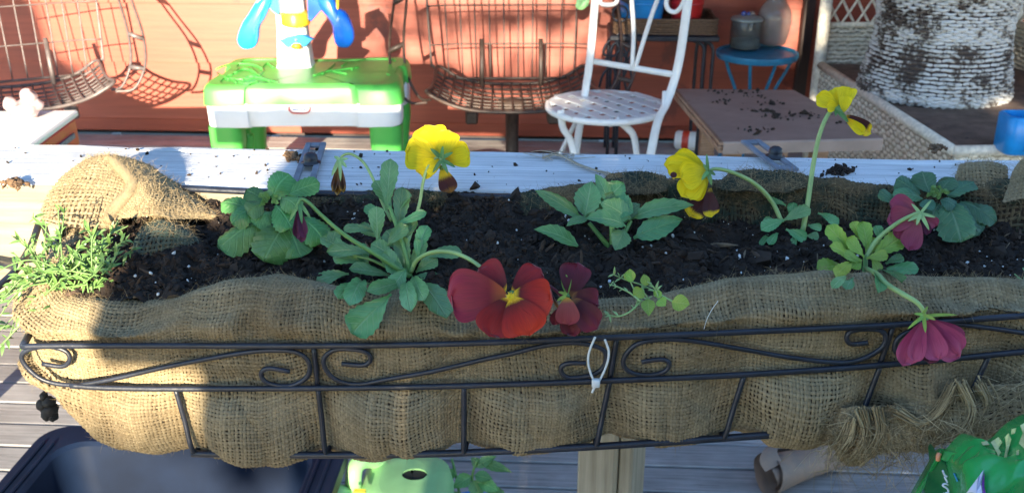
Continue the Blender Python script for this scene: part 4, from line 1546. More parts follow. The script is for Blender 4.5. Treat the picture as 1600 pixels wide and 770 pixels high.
# --- small pansy with two yellow flowers
D, p0 = soilD(1242, 372)
pl = thing('pansy_plant', 'small pansy with one tall and one arching yellow flower with maroon lips', 'plant', tuple(p0))
leafy(pl, D, [(1222, 345, 1267, 326, 26, -.002, -.006), (1228, 322, 1199, 312, 15, .008, .010), (1225, 345, 1189, 360, 26, -.002, -.008), (1228, 358, 1260, 374, 22, -.006, -.010), (1215, 364, 1201, 383, 16, -.004, -.008), (1278, 333, 1311, 350, 20, .006, .004),
              (1260, 368, 1280, 370, 16, -.004, -.006), (1216, 352, 1192, 344, 16, .004, .004), (1200, 366, 1188, 384, 10, .0, -.004), (1262, 352, 1284, 358, 16, .002, .0), (1236, 340, 1240, 316, 18, .008, .010), (1244, 368, 1236, 388, 14, -.008, -.012)],
      m_blueleaf, up=.5, seed=10, pet=.15)
stem(pl, [(1254, 362, D), (1262, 318, D + .003), (1270, 262, D + .004), (1279, 216, D + .002), (1290, 186, D), (1300, 172, D), (1308, 168, D)], [.0021, .0017, .0014], m_palestem, n=36)
bloom(pl, D, [(1310, 168, 1276, 152, 36, 0, .002, m_yellow, .1, .15, .3, .06), (1310, 168, 1292, 166, 24, -.003, -.002, m_yellow, .1, .2, .2, .05), (1312, 166, 1304, 138, 30, .003, .008, m_yellow, .1, .2, .3, .06), (1318, 172, 1327, 137, 36, -.001, .002, m_yellow, .1, .5, .1, .06),
             (1318, 176, 1322, 150, 24, -.006, -.006, m_yellow, .1, .3, .1, .05), (1322, 180, 1360, 208, 28, .0, -.002, m_maroon, .1, .15, .2, .05), (1320, 184, 1350, 208, 20, -.004, -.006, m_yellowhot, .1, .3, .1, .08)],
      sepals=[(1306, 168, 1306, 182, 9, -.003, -.004), (1306, 170, 1326, 192, 12, -.004, -.006), (1306, 168, 1318, 178, 9, -.005, -.007), (1305, 170, 1296, 172, 7, -.002, -.002)], sepmat=m_midleaf, seed=11)
stem(pl, [(1222, 348, D), (1208, 318, D), (1190, 296, D - .004), (1168, 280, D - .008), (1140, 268, D - .012), (1118, 264, D - .014), (1106, 268, D - .014)], [.0018, .0013], m_palestem, n=36)
DQ = D - .016
bloom(pl, DQ, [(1104, 268, 1056, 243, 40, .004, .008, m_yellow, .1, .15, .2, .06), (1104, 268, 1040, 258, 44, .002, .002, m_yellow, .1, .12, .1, .05), (1104, 270, 1066, 306, 50, -.002, -.004, m_yellow, .12, .15, .05, .05), (1104, 268, 1064, 278, 56, -.004, -.006, m_yellow, .14, .15, .1, .05),
              (1106, 276, 1080, 312, 34, .002, .002, m_yellow, .06, .15, .1, .05), (1112, 294, 1078, 338, 44, .004, .004, m_maroon, .08, .15, .05, .07), (1108, 296, 1112, 338, 32, .001, .0, m_maroon, .06, .2, .05, .06)],
      sepals=[(1106, 268, 1104, 240, 8, -.002, -.002), (1106, 268, 1112, 290, 11, -.004, -.006), (1106, 268, 1096, 282, 10, -.006, -.008), (1108, 268, 1118, 274, 9, -.003, -.003), (1106, 266, 1098, 256, 8, -.005, -.006)], sepmat=m_midleaf, seed=12)
b = MB()
c = PD(1052, 268, DQ - .008)
blade(c, PD(1053, 280, DQ - .008), .005, tocam(c), .05, .1, 'oval', mb=b, nu=7, nw=5)
b.build('dark_blotch', m_maroon, pl)

# --- lime green pansy on the right with its burgundy and magenta flowers
D3, p0 = soilD(1352, 432)
pl = thing('pansy_plant', 'lime green pansy with a burgundy bloom above and a magenta one hanging over the front', 'plant', tuple(p0))
leafy(pl, D3, [(1360, 402, 1413, 368, 38, -.002, .002), (1356, 398, 1347, 346, 28, .004, .010), (1344, 374, 1332, 346, 20, .008, .012), (1335, 400, 1292, 352, 30, .0, .004), (1335, 410, 1296, 384, 30, -.004, -.006), (1322, 414, 1276, 420, 32, -.002, -.006),
               (1330, 410, 1305, 434, 24, -.006, -.012), (1362, 405, 1374, 424, 20, -.008, -.012), (1345, 405, 1330, 420, 24, -.010, -.014), (1350, 402, 1322, 372, 28, -.004, -.004), (1352, 402, 1370, 372, 26, .002, .006), (1346, 410, 1318, 398, 26, -.012, -.014), (1354, 404, 1388, 400, 24, -.006, -.010)],
      m_limeleaf, up=.5, seed=13, pet=.15)
leafy(pl, D3, [(1372, 424, 1436, 420, 24, .002, -.002), (1366, 428, 1410, 442, 26, -.002, -.010), (1354, 430, 1372, 458, 24, -.004, -.012), (1322, 432, 1300, 450, 16, .002, -.004), (1376, 376, 1368, 352, 20, .010, .012), (1332, 434, 1322, 452, 18, .0, -.006), (1384, 412, 1412, 402, 18, .004, .004)], m_blueleaf, up=.5, seed=14, pet=.15)
stem(pl, [(1350, 436, D3), (1352, 415, D3), (1352, 398, D3)], [.0022, .0016])
ov = lambda x, y, yy: (x, y, dep(PY(x, y, yy)))
stem(pl, [(1354, 420, D3 - .004), ov(1370, 428, .606), ov(1386, 444, .588), ov(1412, 460, .576), ov(1432, 472, .571), ov(1442, 484, .569), ov(1444, 496, .569)], [.0019, .0017, .0013], m_palestem, n=40)
DM = dep(PY(1445, 500, .566))
bloom(pl, DM, [(1446, 500, 1500, 536, 50, .006, .010, m_mag, .05, .2, .1, .05), (1444, 502, 1412, 569, 44, .002, .0, m_mag, .10, .3, .1, .05), (1446, 502, 1452, 566, 46, .004, .004, m_bud, .04, .2, .05, .05), (1446, 500, 1498, 556, 60, .0, -.006, m_mag, .14, .25, .1, .07), (1446, 500, 1466, 562, 46, -.003, -.010, m_mag, .12, .3, .05, .06), (1443, 502, 1428, 564, 32, -.004, -.006, m_mag, .12, .4, .05, .05)],
      sepals=[(1443, 494, 1496, 492, 8, -.004, -.006), (1443, 494, 1418, 514, 8, -.004, -.006), (1443, 494, 1446, 520, 9, -.006, -.010), (1443, 492, 1462, 500, 9, -.005, -.009), (1442, 492, 1428, 490, 8, -.003, -.004), (1443, 490, 1450, 478, 7, -.003, -.002), (1443, 494, 1432, 504, 9, -.006, -.010)], sepmat=m_limeleaf, seed=15)
stem(pl, [(1352, 405, D3), (1366, 380, D3), (1384, 362, D3 - .002), (1406, 346, D3 - .004), (1426, 336, D3 - .005), (1438, 332, D3 - .005)], [.0017, .0015, .0013], m_palestem, n=30)
DB = D3 - .002
bloom(pl, DB, [(1436, 336, 1392, 316, 46, .002, .006, m_burg, .1, .15, .2, .06), (1436, 338, 1388, 344, 50, .0, .002, m_burg, .1, .15, .1, .06), (1434, 342, 1420, 389, 40, -.001, -.004, m_burg, .08, .15, .05, .05), (1434, 342, 1402, 372, 36, .002, .002, m_burg, .06, .15, .1, .05), (1440, 338, 1464, 352, 24, .001, .0, m_burg, .1, .2, .1, .05), (1440, 340, 1448, 366, 22, .002, .0, m_bud, .1, .2, .1, .05)],
      sepals=[(1438, 334, 1424, 318, 8, -.002, .0), (1438, 334, 1456, 312, 7, -.002, .0), (1438, 334, 1452, 360, 9, -.004, -.006), (1438, 336, 1418, 346, 9, -.004, -.004), (1438, 334, 1432, 352, 9, -.005, -.006), (1438, 334, 1462, 340, 8, -.003, -.004)], sepmat=m_sprig, seed=16)

# --- crinkled rosette at the right
D, p0 = soilD(1478, 372)
pl = thing('primrose_plant', 'flat rosette of dusky crinkled leaves at the right behind the burgundy flower', 'plant', tuple(p0))
leafy(pl, D, [(1452, 302, 1440, 268, 48, .004, .010), (1438, 304, 1400, 280, 40, .004, .008), (1442, 310, 1394, 304, 32, .0, .002), (1480, 306, 1522, 284, 42, .004, .008), (1468, 300, 1490, 278, 36, .008, .012), (1478, 312, 1502, 379, 66, -.004, -.018), (1500, 316, 1557, 346, 50, .0, -.006),
              (1466, 318, 1452, 350, 38, -.004, -.012), (1396, 316, 1374, 298, 22, .002, .004), (1486, 318, 1530, 368, 50, .0, -.010), (1470, 312, 1494, 322, 30, -.008, -.012), (1458, 312, 1444, 326, 26, -.008, -.012)], m_duskleaf, kind='round', teeth=1, up=.6, pet=.05, cup=-.25, bend=.12, seed=17, nu=17)
b = MB()
for k in range(16):
    p = PD(1466 + random.uniform(-14, 14), 302 + random.uniform(-8, 8), D - .008)
    blade(p, p + A(random.uniform(-.5, .5), random.uniform(-.5, .2), .6) * .006, .004, tocam(p), .2, .4, 'oval', seed=k, mb=b, nu=7, nw=5)
b.build('leaf_bud', m_midleaf, pl)


# --- fine seedlings
def sprouts(plant, D, stems_, mat, leaf_px, seed, nleaf=8, rad=.0007, depth_j=.01):
    rng_ = np.random.default_rng(seed)
    for q in stems_:
        dj = rng_.uniform(-depth_j, depth_j)
        ctrl = [(x, y, D + dj + rng_.uniform(-.003, .003) - .0001 * k) for k, (x, y) in enumerate(q)]
        P = spline([PD(*c) for c in ctrl], 26)
        b_ = MB().tube(P, [rad, rad * .6], 6)
        for k in range(nleaf):
            i = int(rng_.uniform(5, 25))
            T = nrm(P[min(i + 1, 25)] - P[i - 1])
            d = nrm(T * .8 + rng_.normal(size=3) * .75)
            l = leaf_px * ppm(D) * rng_.uniform(.5, 1.2)
            blade(P[i], P[i] + d * l, l * .26, facing(P[i], .5), .12, .3, 'lance', seed=k, mb=b_, nu=6, nw=3)
        b_.build('sprout', mat, plant)


D, p0 = soilD(110, 440)
pl = thing('seedling_clump', 'feathery bright green seedlings spilling over the left end of the planter', 'plant', tuple(p0))
rng = np.random.default_rng(91)
ss = []
for k in range(34):
    bx, by = rng.uniform(60, 160), rng.uniform(400, 462)
    tx = bx + rng.uniform(-60, 60)
    ty = by - rng.uniform(15, 85)
    ss.append([(bx, by), ((bx + tx) / 2 + rng.uniform(-8, 8), (by + ty) / 2 - 8), (tx, ty)])
for k in range(20):
    bx, by = rng.uniform(50, 160), rng.uniform(430, 470)
    tx, ty = rng.uniform(-60, 50), by + rng.uniform(-20, 110)
    ss.append([(bx, by), ((bx + tx) / 2, (by + ty) / 2 - 24), (tx, ty)])
for k in range(12):
    bx, by = rng.uniform(110, 170), rng.uniform(420, 466)
    ss.append([(bx, by), (bx + 14, by - 14), (bx + rng.uniform(10, 34), by + rng.uniform(-40, 6))])
ss.append([(178, 468), (192, 466), (206, 462), (222, 455)])
sprouts(pl, D - .012, ss, m_sprout, 19, 92, 10, .00065, .02)
D, p0 = soilD(975, 482)
pl = thing('seedling_sprig', 'pale green sprig with rounded leaflets leaning over the front rim', 'plant', tuple(PD(960, 490, D - .02)))
sprouts(pl, D - .028, [[(1060, 476), (1035, 462), (1005, 446), (975, 436), (957, 428)], [(1000, 470), (985, 458), (965, 448), (952, 444)], [(1003, 468), (985, 486), (965, 494), (945, 490)], [(1010, 480), (1012, 466), (1000, 450)], [(992, 482), (996, 466), (985, 440)], [(1030, 470), (1024, 452), (1012, 440)]], m_sprig, 13, 93, 7, .0007, .004)
leafy(pl, D - .030, [(1050, 472, 1078, 476, 22, 0, 0), (1012, 468, 1014, 494, 17, 0, -.002), (985, 440, 984, 420, 15, 0, .002), (1010, 446, 1006, 428, 11, 0, .002), (1004, 452, 990, 464, 17, -.002, -.003), (1030, 468, 1040, 478, 14, -.002, -.003), (990, 438, 976, 428, 12, 0, 0), (1022, 462, 1034, 456, 12, .002, .003)], m_limeleaf, kind='oval', teeth=0, up=.3, pet=.05, seed=94)
D, p0 = soilD(1600, 452)
pl = thing('seedling_sprig', 'tiny pale sprig at the right end of the soil, cut by the picture edge', 'plant', tuple(p0))
sprouts(pl, D, [[(1612, 452), (1600, 440), (1585, 428)], [(1615, 452), (1610, 436), (1600, 418)], [(1612, 450), (1596, 448), (1584, 444)]], m_sprig, 14, 95, 7, .0007, .003)

# --- crumbs of earth and a length of twine on the rail
rng = np.random.default_rng(12)
for c, spread, n, lab in (((20, 290), (18, 5), 90, 'clump of dry brown crumbs on the rail near its left end'), ((456, 248), (14, 5), 70, 'scatter of dry crumbs on the rail left of the upright clamp plate'),
                          ((1312, 270), (18, 5), 110, 'dark heap of earth crumbs on the rail by the tall flower stalk'), ((1463, 234), (14, 4), 60, 'reddish crumb of bark on the far side of the rail at the right')):
    ctr = PZ(c[0], c[1], RZ)
    q = np.array([PZ(c[0] + rng.normal() * spread[0] * .5, c[1] + rng.normal() * spread[1] * .6, RZ) for _ in range(n)])
    hgt = np.exp(-((q - ctr) ** 2).sum(1) / .008 ** 2) * .004
    b = MB().add(*scatter(n, q + np.stack([0 * hgt, 0 * hgt, hgt * rng.uniform(.2, 1, n) + .0008], 1), np.exp(rng.normal(-6.7, .4, n)), rng.uniform(.5, 1.6, (n, 3)), rng, .4))
    o = b.build('soil_crumbs', m_debris if c[0] != 1312 else m_clod, None, smooth=False)
    tag(o, lab, 'crumbs')
n = 160
q = np.stack([rng.uniform(-.5, .6, n), rng.uniform(RY0 + .004, RY1 - .004, n), np.full(n, RZ + .0006)], 1)
o = MB().add(*scatter(n, q, np.exp(rng.normal(-7.4, .5, n)), rng.uniform(.5, 1.8, (n, 3)), rng, .4)).build('soil_specks', m_clod, None, smooth=False, kind='stuff')
b = MB()
tw = [(848, 246), (868, 240), (886, 246), (905, 258), (928, 266), (950, 272), (975, 280)]
for j in range(5):
    P = spline([PZ(x + rng.normal() * 1.5, y + rng.normal() * 1.2, RZ + .0012 + .0006 * j) for x, y in tw], 40)
    b.tube(P, .00055, 5)
for j in range(16):
    x, y = tw[rng.integers(0, 3)]
    p = PZ(x, y, RZ + .001)
    b.tube(spline([p, p + A(rng.normal() * .006, rng.normal() * .004, .002), p + A(rng.normal() * .012, rng.normal() * .008, .001)], 8), .0003, 4)
tag(b.build('twine', m_twine), 'frayed length of pale jute twine lying across the rail behind the middle plant', 'twine')
b = MB()
zt_ = [(930, 526), (921, 548), (919, 566), (924, 586), (932, 598), (940, 588), (949, 566), (951, 548), (945, 530)]
b.tube(front(zt_, FY - .006, 50), .0008, 6, flat=.5)
b.tube(front([(932, 594), (929, 604), (925, 613)], FY - .007, 8), [.0013, .0008], 6)
z0 = PY(931, 598, FY - .008)
b.box(z0, (.0055, .004, .0062), ch=.0008)
tag(b.build('cable_tie', m_ziptie), 'clear nylon cable tie looped round the basket scroll bars under the wine red bloom', 'cable tie')
b = MB().tube(front([(1122, 470), (1112, 484), (1104, 500), (1100, 514)], .572, 16), .0002, 5)
tag(b.build('thread', m_ziptie), 'fine pale thread caught on the burlap right of the pale sprig', 'thread')

# ------------------------------------------------------------------ wire patio chairs
def rot_mb(mb, ang, loc):
    Rm = rotz(ang)
    mb.v = [v @ Rm.T + np.asarray(loc) for v in mb.v]
    return mb


def wire_chair(label, loc, ang, mat, group):
    t = thing('wire_chair', label, 'chair', tuple(loc), group)

    def part(name, *tubes, n=6):
        b = MB()
        for pts, r in tubes:
            b.tube(pts, r, n)
        rot_mb(b, ang, loc)
        return b.build(name, mat, t)

    # local frame: sitter looks along -y; z up from the deck
    def back(x, z):                     # a point on the back panel
        s = (z - .36) / .6
        return A(x * (1 + .10 * s), .16 + .16 * s + .35 * max(0, abs(x) - .2) ** 2 * -4, z)
    W_, H0, H1, r = .335, .36, .98, .09
    loop = []
    for cx, cz, a0 in ((W_ - r, H0 + r, -90), (W_ - r, H1 - r, 0), (-W_ + r, H1 - r, 90), (-W_ + r, H0 + r, 180)):
        for a in np.linspace(a0, a0 + 90, 6):
            loop.append(back(cx + r * math.cos(R(a)), cz + r * math.sin(R(a))))
    part('back_frame', (spline(loop + [loop[0]], 90), .0055))
    for x in np.linspace(-W_ + .07, W_ - .07, 10):
        part('upright_wire', (spline([back(x, H0 + .002), back(x, .6), back(x, .8), back(x, H1 - .002)], 14), .0030))
    for z in (.50, .655, .80):
        wz = W_ - .001
        part('cross_wire', (spline([back(u * wz, z) - A(0, .006, 0) for u in np.linspace(-1, 1, 9)], 24), .0030))
    # seat pan of wire
    def seat(u, v):                     # u across -1..1, v front 0 .. back 1
        x = u * .33 * (1 - .06 * v)
        return A(x, -.30 + .46 * v, .315 + .06 * abs(u) ** 3 * 1.3 + .015 * (1 - v) ** 2 * 0 + .02 * (2 * v - 1) ** 2)
    rimp = [seat(u, 0) for u in np.linspace(-1, 1, 9)] + [seat(1, v) for v in (.33, .66)] + [seat(u, 1) for u in np.linspace(1, -1, 9)] + [seat(-1, v) for v in (.66, .33)]
    part('seat_frame', (spline(rimp, 90, True), .0075))
    for u in np.linspace(-.9, .9, 15):
        part('seat_wire', (spline([seat(u, v) for v in np.linspace(0, 1, 6)], 16), .0042))
    for v in np.linspace(.1, .9, 8):
        part('seat_wire', (spline([seat(u, v) + A(0, 0, -.006) for u in np.linspace(-1, 1, 9)], 24), .0042))
    for sg in (-1, 1):
        part('back_post', ([A(sg * .125, .19, .52), A(sg * .125, .12, .335)], .010), n=8)
        # arm loop of two rods with small bridges
        o = [A(sg * .34, .14, .36), A(sg * .40, .30, .98), A(sg * .46, .18, .80), A(sg * .475, -.02, .66), A(sg * .475, -.20, .56), A(sg * .455, -.30, .47), A(sg * .40, -.32, .385), A(sg * .33, -.30, .375)]
        i = [A(sg * .37, .29, .98), A(sg * .415, .17, .82), A(sg * .42, -.02, .69), A(sg * .42, -.19, .585), A(sg * .405, -.275, .48), A(sg * .36, -.28, .39), A(sg * .32, -.24, .37)]
        so, si = spline(o[1:], 50), spline(i, 50)
        part('arm', (so, .0055), (si, .0055))
        for f in (.30, .52, .70):
            part('arm_bridge', ([so[int(f * 49)], si[int(f * 49)]], .010))
    b = MB()
    b.lathe((0, -.02, 0), [(.0001, .315), (.06, .31), (.06, .29), (.027, .285), (.027, .06), (.034, .05), (.034, .03), (.0001, .03)][::-1], 18)
    rot_mb(b, ang, loc)
    b.build('pedestal', mat, t)
    for k in range(4):
        a = k * math.pi / 2 + .78
        part('foot', (spline([A(0, -.02, .05), A(.15 * math.cos(a), -.02 + .15 * math.sin(a), .045), A(.27 * math.cos(a), -.02 + .27 * math.sin(a), .012)], 10), .014), n=8)
    for sg in (-1, 1):
        b = MB().box((sg * .165, -.02, .27), (.05, .26, .055), ch=.008)
        rot_mb(b, ang, loc)
        b.build('rocker_bracket', mat, t, smooth=False)
    return t


g = 'wire patio chairs by the red wall'
cpos = PY(800, 120, 3.98)
wire_chair('dark rusty wire patio chair with arm loops facing the viewer beside the white bistro chair', (cpos[0], 3.98, 0), R(4), m_ironbrown, g)
cpos = PY(62, 120, 3.72)
wire_chair('silvery wire patio chair at the left edge by the red and white box table', (cpos[0] - .16, 3.86, 0), R(30), m_wiregrey, g)

# ------------------------------------------------------------------ red box table with a white top, and the ornament on it
TZ = .54
c0, c1, c2 = PZ(122, 172, TZ), PZ(12, 252, TZ), PZ(-60, 168, TZ)
t = thing('box_table', 'low red box table with a stained white top at the left edge', 'table', (c0[0] - .3, (c0[1] + c1[1]) / 2, 0))
dy = nrm(c1 - c0)
dx = nrm(np.cross(dy, A(0, 0, 1)))
if dx[0] > 0:
    dx = -dx
Bt = np.stack([-dx, -dy, A(0, 0, 1)], 1)
Lt, Wt = 1.05, .62
cc = c0 + dy * Lt / 2 + dx * Wt / 2
b = MB().box(cc - A(0, 0, .010), (Wt, Lt, .020), Bt, ch=.005)
b.build('tabletop', m_whitetop, t, smooth=False)
b = MB().box(cc - A(0, 0, .066), (Wt - .016, Lt - .016, .088), Bt, ch=.006)
b.build('box', m_redpaint, t, smooth=False)
b = MB().box(cc - A(0, 0, .066) - dx * (Wt / 2 - .004), (.006, Lt * .9, .016), Bt, ch=.001)
b.build('metal_strip', m_zinc, t, smooth=False)
for u in (-1, 1):
    for v in (-1, 1):
        b = MB().box(A(cc[0], cc[1], .215) + dx * u * (Wt / 2 - .05) + dy * v * (Lt / 2 - .05), (.035, .035, .43), Bt, ch=.003)
        b.build('leg', m_darkbrown, t, smooth=False)
op = PZ(42, 184, TZ)
t = thing('ornament', 'small pinkish glazed ceramic ornament with two rounded lumps standing on the white tabletop', 'ornament', tuple(op))
sc_ = dep(op) / FPX
b = MB()
for ox, oz, rx, rz in ((0, 15, 22, 14), (0, 6, 17, 8), (-22, 20, 11, 13), (10, 33, 13, 13), (20, 22, 10, 9), (4, 22, 14, 10)):
    th, ph_ = np.meshgrid(np.linspace(0, math.pi, 13), np.linspace(0, 2 * math.pi, 19), indexing='ij')
    S = np.stack([np.sin(th) * np.cos(ph_) * rx, np.sin(th) * np.sin(ph_) * rx * .8, np.cos(th) * rz], -1)
    S = S * (1 + .18 * fbm(S * .12 + ox, 3, 5)[..., None])
    S = op + (S + A(ox, 0, oz)) * sc_
    b.sheet(S)
b.build('body', m_ceramic, t)

# ------------------------------------------------------------------ green and white toy activity table
TX0, TX1, TY0, TY1 = PY(316, 130, 3.30)[0], PY(629, 130, 3.30)[0], 3.30, 3.79
tw_, td = TX1 - TX0, TY1 - TY0
tc = A((TX0 + TX1) / 2, (TY0 + TY1) / 2, 0)
t = thing('toy_table', 'green and white plastic toy activity table with a blue winged tower', 'toy table', tuple(tc))


def rrect(w, d, r, n=6, lobes=0.0):
    pts = []
    for sx, sy, a0 in ((1, 1, 0), (-1, 1, 90), (-1, -1, 180), (1, -1, 270)):
        for a in np.linspace(a0, a0 + 90, n):
            pts.append((sx * (w / 2 - r) + r * math.cos(R(a)), sy * (d / 2 - r) + r * math.sin(R(a))))
    q = np.array(pts)
    if lobes:                                  # corner columns stand proud of the straight sides
        Q = []
        for sx, sy in ((1, -1), (1, 1), (-1, 1), (-1, -1)):
            pass
        k = []
        L0 = .145
        for sx, sy, order in ((1, -1, 1), (1, 1, 0), (-1, 1, 1), (-1, -1, 0)):
            seq = [(sx * (w / 2 - L0 - .03), sy * (d / 2 - lobes)), (sx * (w / 2 - L0), sy * (d / 2 - .002)), (sx * (w / 2 - r), sy * (d / 2)),
                   (sx * (w / 2 - r * .3), sy * (d / 2 - r * .3)), (sx * w / 2, sy * (d / 2 - r)), (sx * (w / 2 - .002), sy * (d / 2 - L0)), (sx * (w / 2 - lobes), sy * (d / 2 - L0 - .03))]
            k += seq if order else seq[::-1]
        q = np.array(k)
        q = spline([(x, y, 0) for x, y in q], 120, True)[:, :2]
    return q


def loft(mb, outline, levels, c):
    """levels: (z, inset)"""
    G = []
    for z, ins in levels:
        rad = np.linalg.norm(outline, axis=1)[:, None]
        n_ = outline / rad
        G.append(np.concatenate([outline - np.sign(outline) * ins, np.full((len(outline), 1), z)], 1))
    G = np.array(G)
    G = np.concatenate([G, G[:, :1]], 1)
    mb.sheet(G + c, flip=False)
    return G + c


ol = rrect(tw_, td, .05, lobes=.018)
b = MB()
G = loft(b, ol, [(.470, .006), (.470, 0), (.520, .004), (.534, .010), (.540, .022)], tc)
top_ = G[-1][:-1]
ctr = top_.mean(0)
inner = ctr + (top_ - ctr) * .90
b.sheet(np.array([np.vstack([top_, top_[:1]]), np.vstack([inner, inner[:1]]) + A(0, 0, 0), np.vstack([inner, inner[:1]]) * 1 + A(0, 0, -.004), np.repeat(ctr[None] + A(0, 0, -.004), len(top_) + 1, 0)]))
tt = b.build('tabletop', m_toygreen, t, auto=50)
b = MB()
loft(b, rrect(tw_ - .012, td - .012, .05, lobes=.016), [(.388, .010), (.392, .003), (.47, .001), (.475, .004)], tc)
b.sheet(np.array([[tc + A(-tw_ / 2 + .06, -td / 2 + .06, .40), tc + A(tw_ / 2 - .06, -td / 2 + .06, .40)], [tc + A(-tw_ / 2 + .06, td / 2 - .06, .40), tc + A(tw_ / 2 - .06, td / 2 - .06, .40)]]))
b.build('apron', m_toywhite, t, auto=50)
for sx in (-1, 1):
    for sy in (-1, 1):
        b = MB()
        lo = rrect(.118, .118, .035)
        loft(b, lo, [(0, .012), (.02, .004), (.12, .006), (.20, .014), (.26, .010), (.32, .002), (.392, .001)], tc + A(sx * (tw_ / 2 - .066), sy * (td / 2 - .066), 0))
        b.build('leg', m_toygreen, t, auto=50)
# ribbed panel under the table by the left leg
for k in range(3):
    p0, p1 = PY(374 + 14 * k, 200, 3.5), PY(372 + 13 * k, 236, 3.5)
    b = MB().tube(spline([p0, (p0 + p1) / 2 + A(.004, 0, 0), p1], 8), .013, 10)
    b.build('rib', m_toygreen, t)
p0 = PY(384, 214, 3.53)
b = MB().box(p0 + A(0, .02, -.03), (.09, .03, .16), ch=.006)
b.build('rib_panel', m_toygreen, t, smooth=False)
# moulded pictures on the top
rng = np.random.default_rng(4)
b = MB()


def bead(pts, r):
    b.tube(spline([PZ(x, y, .538) for x, y in pts], 16), r, 6)


for q in ([(352, 98), (368, 92), (390, 90), (412, 92), (424, 100), (410, 110), (388, 114), (366, 112), (352, 104)], [(378, 104), (396, 98), (412, 106), (400, 110)], [(386, 116), (398, 110), (414, 112), (440, 120)], [(420, 98), (432, 90), (440, 96)],
          [(380, 118), (392, 121), (410, 118)], [(404, 96), (416, 110), (428, 118)], [(360, 110), (366, 114)], [(372, 114), (376, 119)],
          [(498, 110), (520, 104), (540, 102), (572, 98)], [(512, 108), (528, 98), (536, 92)], [(530, 104), (550, 108)], [(546, 96), (556, 90)], [(560, 102), (568, 97)]):
    bead(q, .0034)
b.build('moulded_picture', m_toygreen, tt, kind='stuff')
# maker's oval on the apron
lp = PY(470, 164, TY0 + .0015)
b = MB()
q = [(lp[0] + x, TY0 - .0015 + .016, lp[2] + z) for x, z in ((-.036, .012), (-.036, 0), (-.030, -.010), (-.018, -.014), (.018, -.014), (.030, -.010), (.036, 0), (.036, .012))]
b.tube(spline(q, 40), .0026, 6)
logo = b.build('logo_rim', m_logored, t)
b = MB()
for x0_, x1_ in ((-.024, -.012), (-.011, -.003), (.001, .012), (.014, .022)):
    b.box((lp[0] + (x0_ + x1_) / 2, TY0 + .0135, lp[2] - .0005), (x1_ - x0_, .002, .0035))
b.build('logo_lettering', m_logoblue, logo, smooth=False)
# tower
yT = 3.66
pz = lambda x, y: PY(x, y, yT)
tb = PZ(474, 95, .537)
yT = tb[1]
b = MB()
wt = 47 * dep(tb) / FPX
loft(b, rrect(wt * 1.12, wt * .8, .012), [(.534, -.004), (.545, 0), (.66, .008), (.82, .012), (1.02, .016)], A(tb[0], yT + .02, 0))
b.build('tower', m_toywhite, t, auto=50)
yF = yT - .045


def plate(name, poly, y, th, mat, parent, bulge=0.0):
    """a moulded plate with a given outline (world x, z from picture points on the plane y)"""
    P = np.array([PY(px_, py_, y) for px_, py_ in poly])
    P = spline(P, 60, True) if bulge else P
    c = P.mean(0)
    n = len(P)
    rings = [P + A(0, th, 0), P, c + (P - c) * .93 + A(0, -th * .4, 0), c + (P - c) * .5 + A(0, -th * .4 - bulge, 0), np.repeat(c[None] + A(0, -th * .4 - bulge, 0), n, 0)]
    G = np.array([np.vstack([r_, r_[:1]]) for r_ in rings])
    b_ = MB().sheet(G)
    b_.sheet(np.array([np.vstack([P, P[:1]]) + A(0, th, 0), np.repeat(c[None] + A(0, th, 0), n + 1, 0)]))
    return b_.build(name, mat, parent, smooth=bool(bulge), auto=40)


plate('scoop', [(400, 14), (392, 26), (385, 44), (384, 56), (390, 65), (400, 68), (411, 64), (416, 52), (418, 34), (426, 20), (432, 6), (438, -14), (430, -22), (414, -8)], yF, .02, m_toycyan, t, .014)
plate('scoop', [(540, 6), (550, 12), (558, 26), (563, 42), (563, 56), (556, 66), (545, 67), (536, 62), (532, 48), (530, 32), (522, 18), (512, 4), (506, -16), (520, -24), (534, -8)], yF, .02, m_toyblue, t, .014)
plate('wing_bracket', [(424, -20), (446, -26), (450, 4), (448, 16), (438, 8), (430, -2)], yF + .012, .015, m_toycyan, t)
plate('wing_bracket', [(492, -20), (520, -30), (526, 0), (512, 10), (498, 26), (493, 22)], yF + .012, .015, m_toyblue, t)
plate('yellow_flap', [(515, -20), (527, -20), (527, 8), (525, 20), (518, 6)], yF - .004, .010, m_toyyellow, t)
plate('yellow_flap', [(535, -20), (542, -20), (540, 8), (537, 8)], yF - .006, .010, m_toyyellow, t)
plate('white_flap', [(414, -20), (432, -20), (426, 10), (420, 24), (413, 12)], yF - .006, .010, m_toywhite, t)
hb = PY(474, 20, yF + .02)
b = MB().lathe(hb, [(.0001, -.028), (.046, -.026), (.052, -.020), (.052, .018), (.047, .024), (.0001, .024)], 32)
b.build('hub', m_toyyellow, t, auto=40)
b = MB().lathe(PY(474, 40, yF + .03), [(.0001, .05), (.075, .085), (.078, .075), (.030, .02), (.012, 0), (.0001, -.004)][::-1], 24)
plate('spout', [(462, 26), (488, 26), (478, 32), (476, 37), (472, 34)], yF - .014, .012, m_toyorange, t)
plate('paddle', [(448, 55), (460, 49), (472, 47), (483, 46), (492, 49), (501, 53), (488, 66), (480, 59), (470, 59), (461, 67)], yF - .012, .018, m_toycyan, t)
b = MB().lathe(PY(475, 63, yF - .002), [(.0001, -.012), (.018, -.010), (.019, .004), (.010, .012), (.0001, .013)], 18)
b.build('paddle_hub', m_toyorange, t)
b = MB().lathe(PY(474, 54, yF - .020), [(.0001, -.006), (.006, -.005), (.006, .004), (.0001, .005)], 12)
b.build('pin', m_zinc, t)

t.location.z = -.020
t.location.x -= .026
t.rotation_euler.z = R(4)

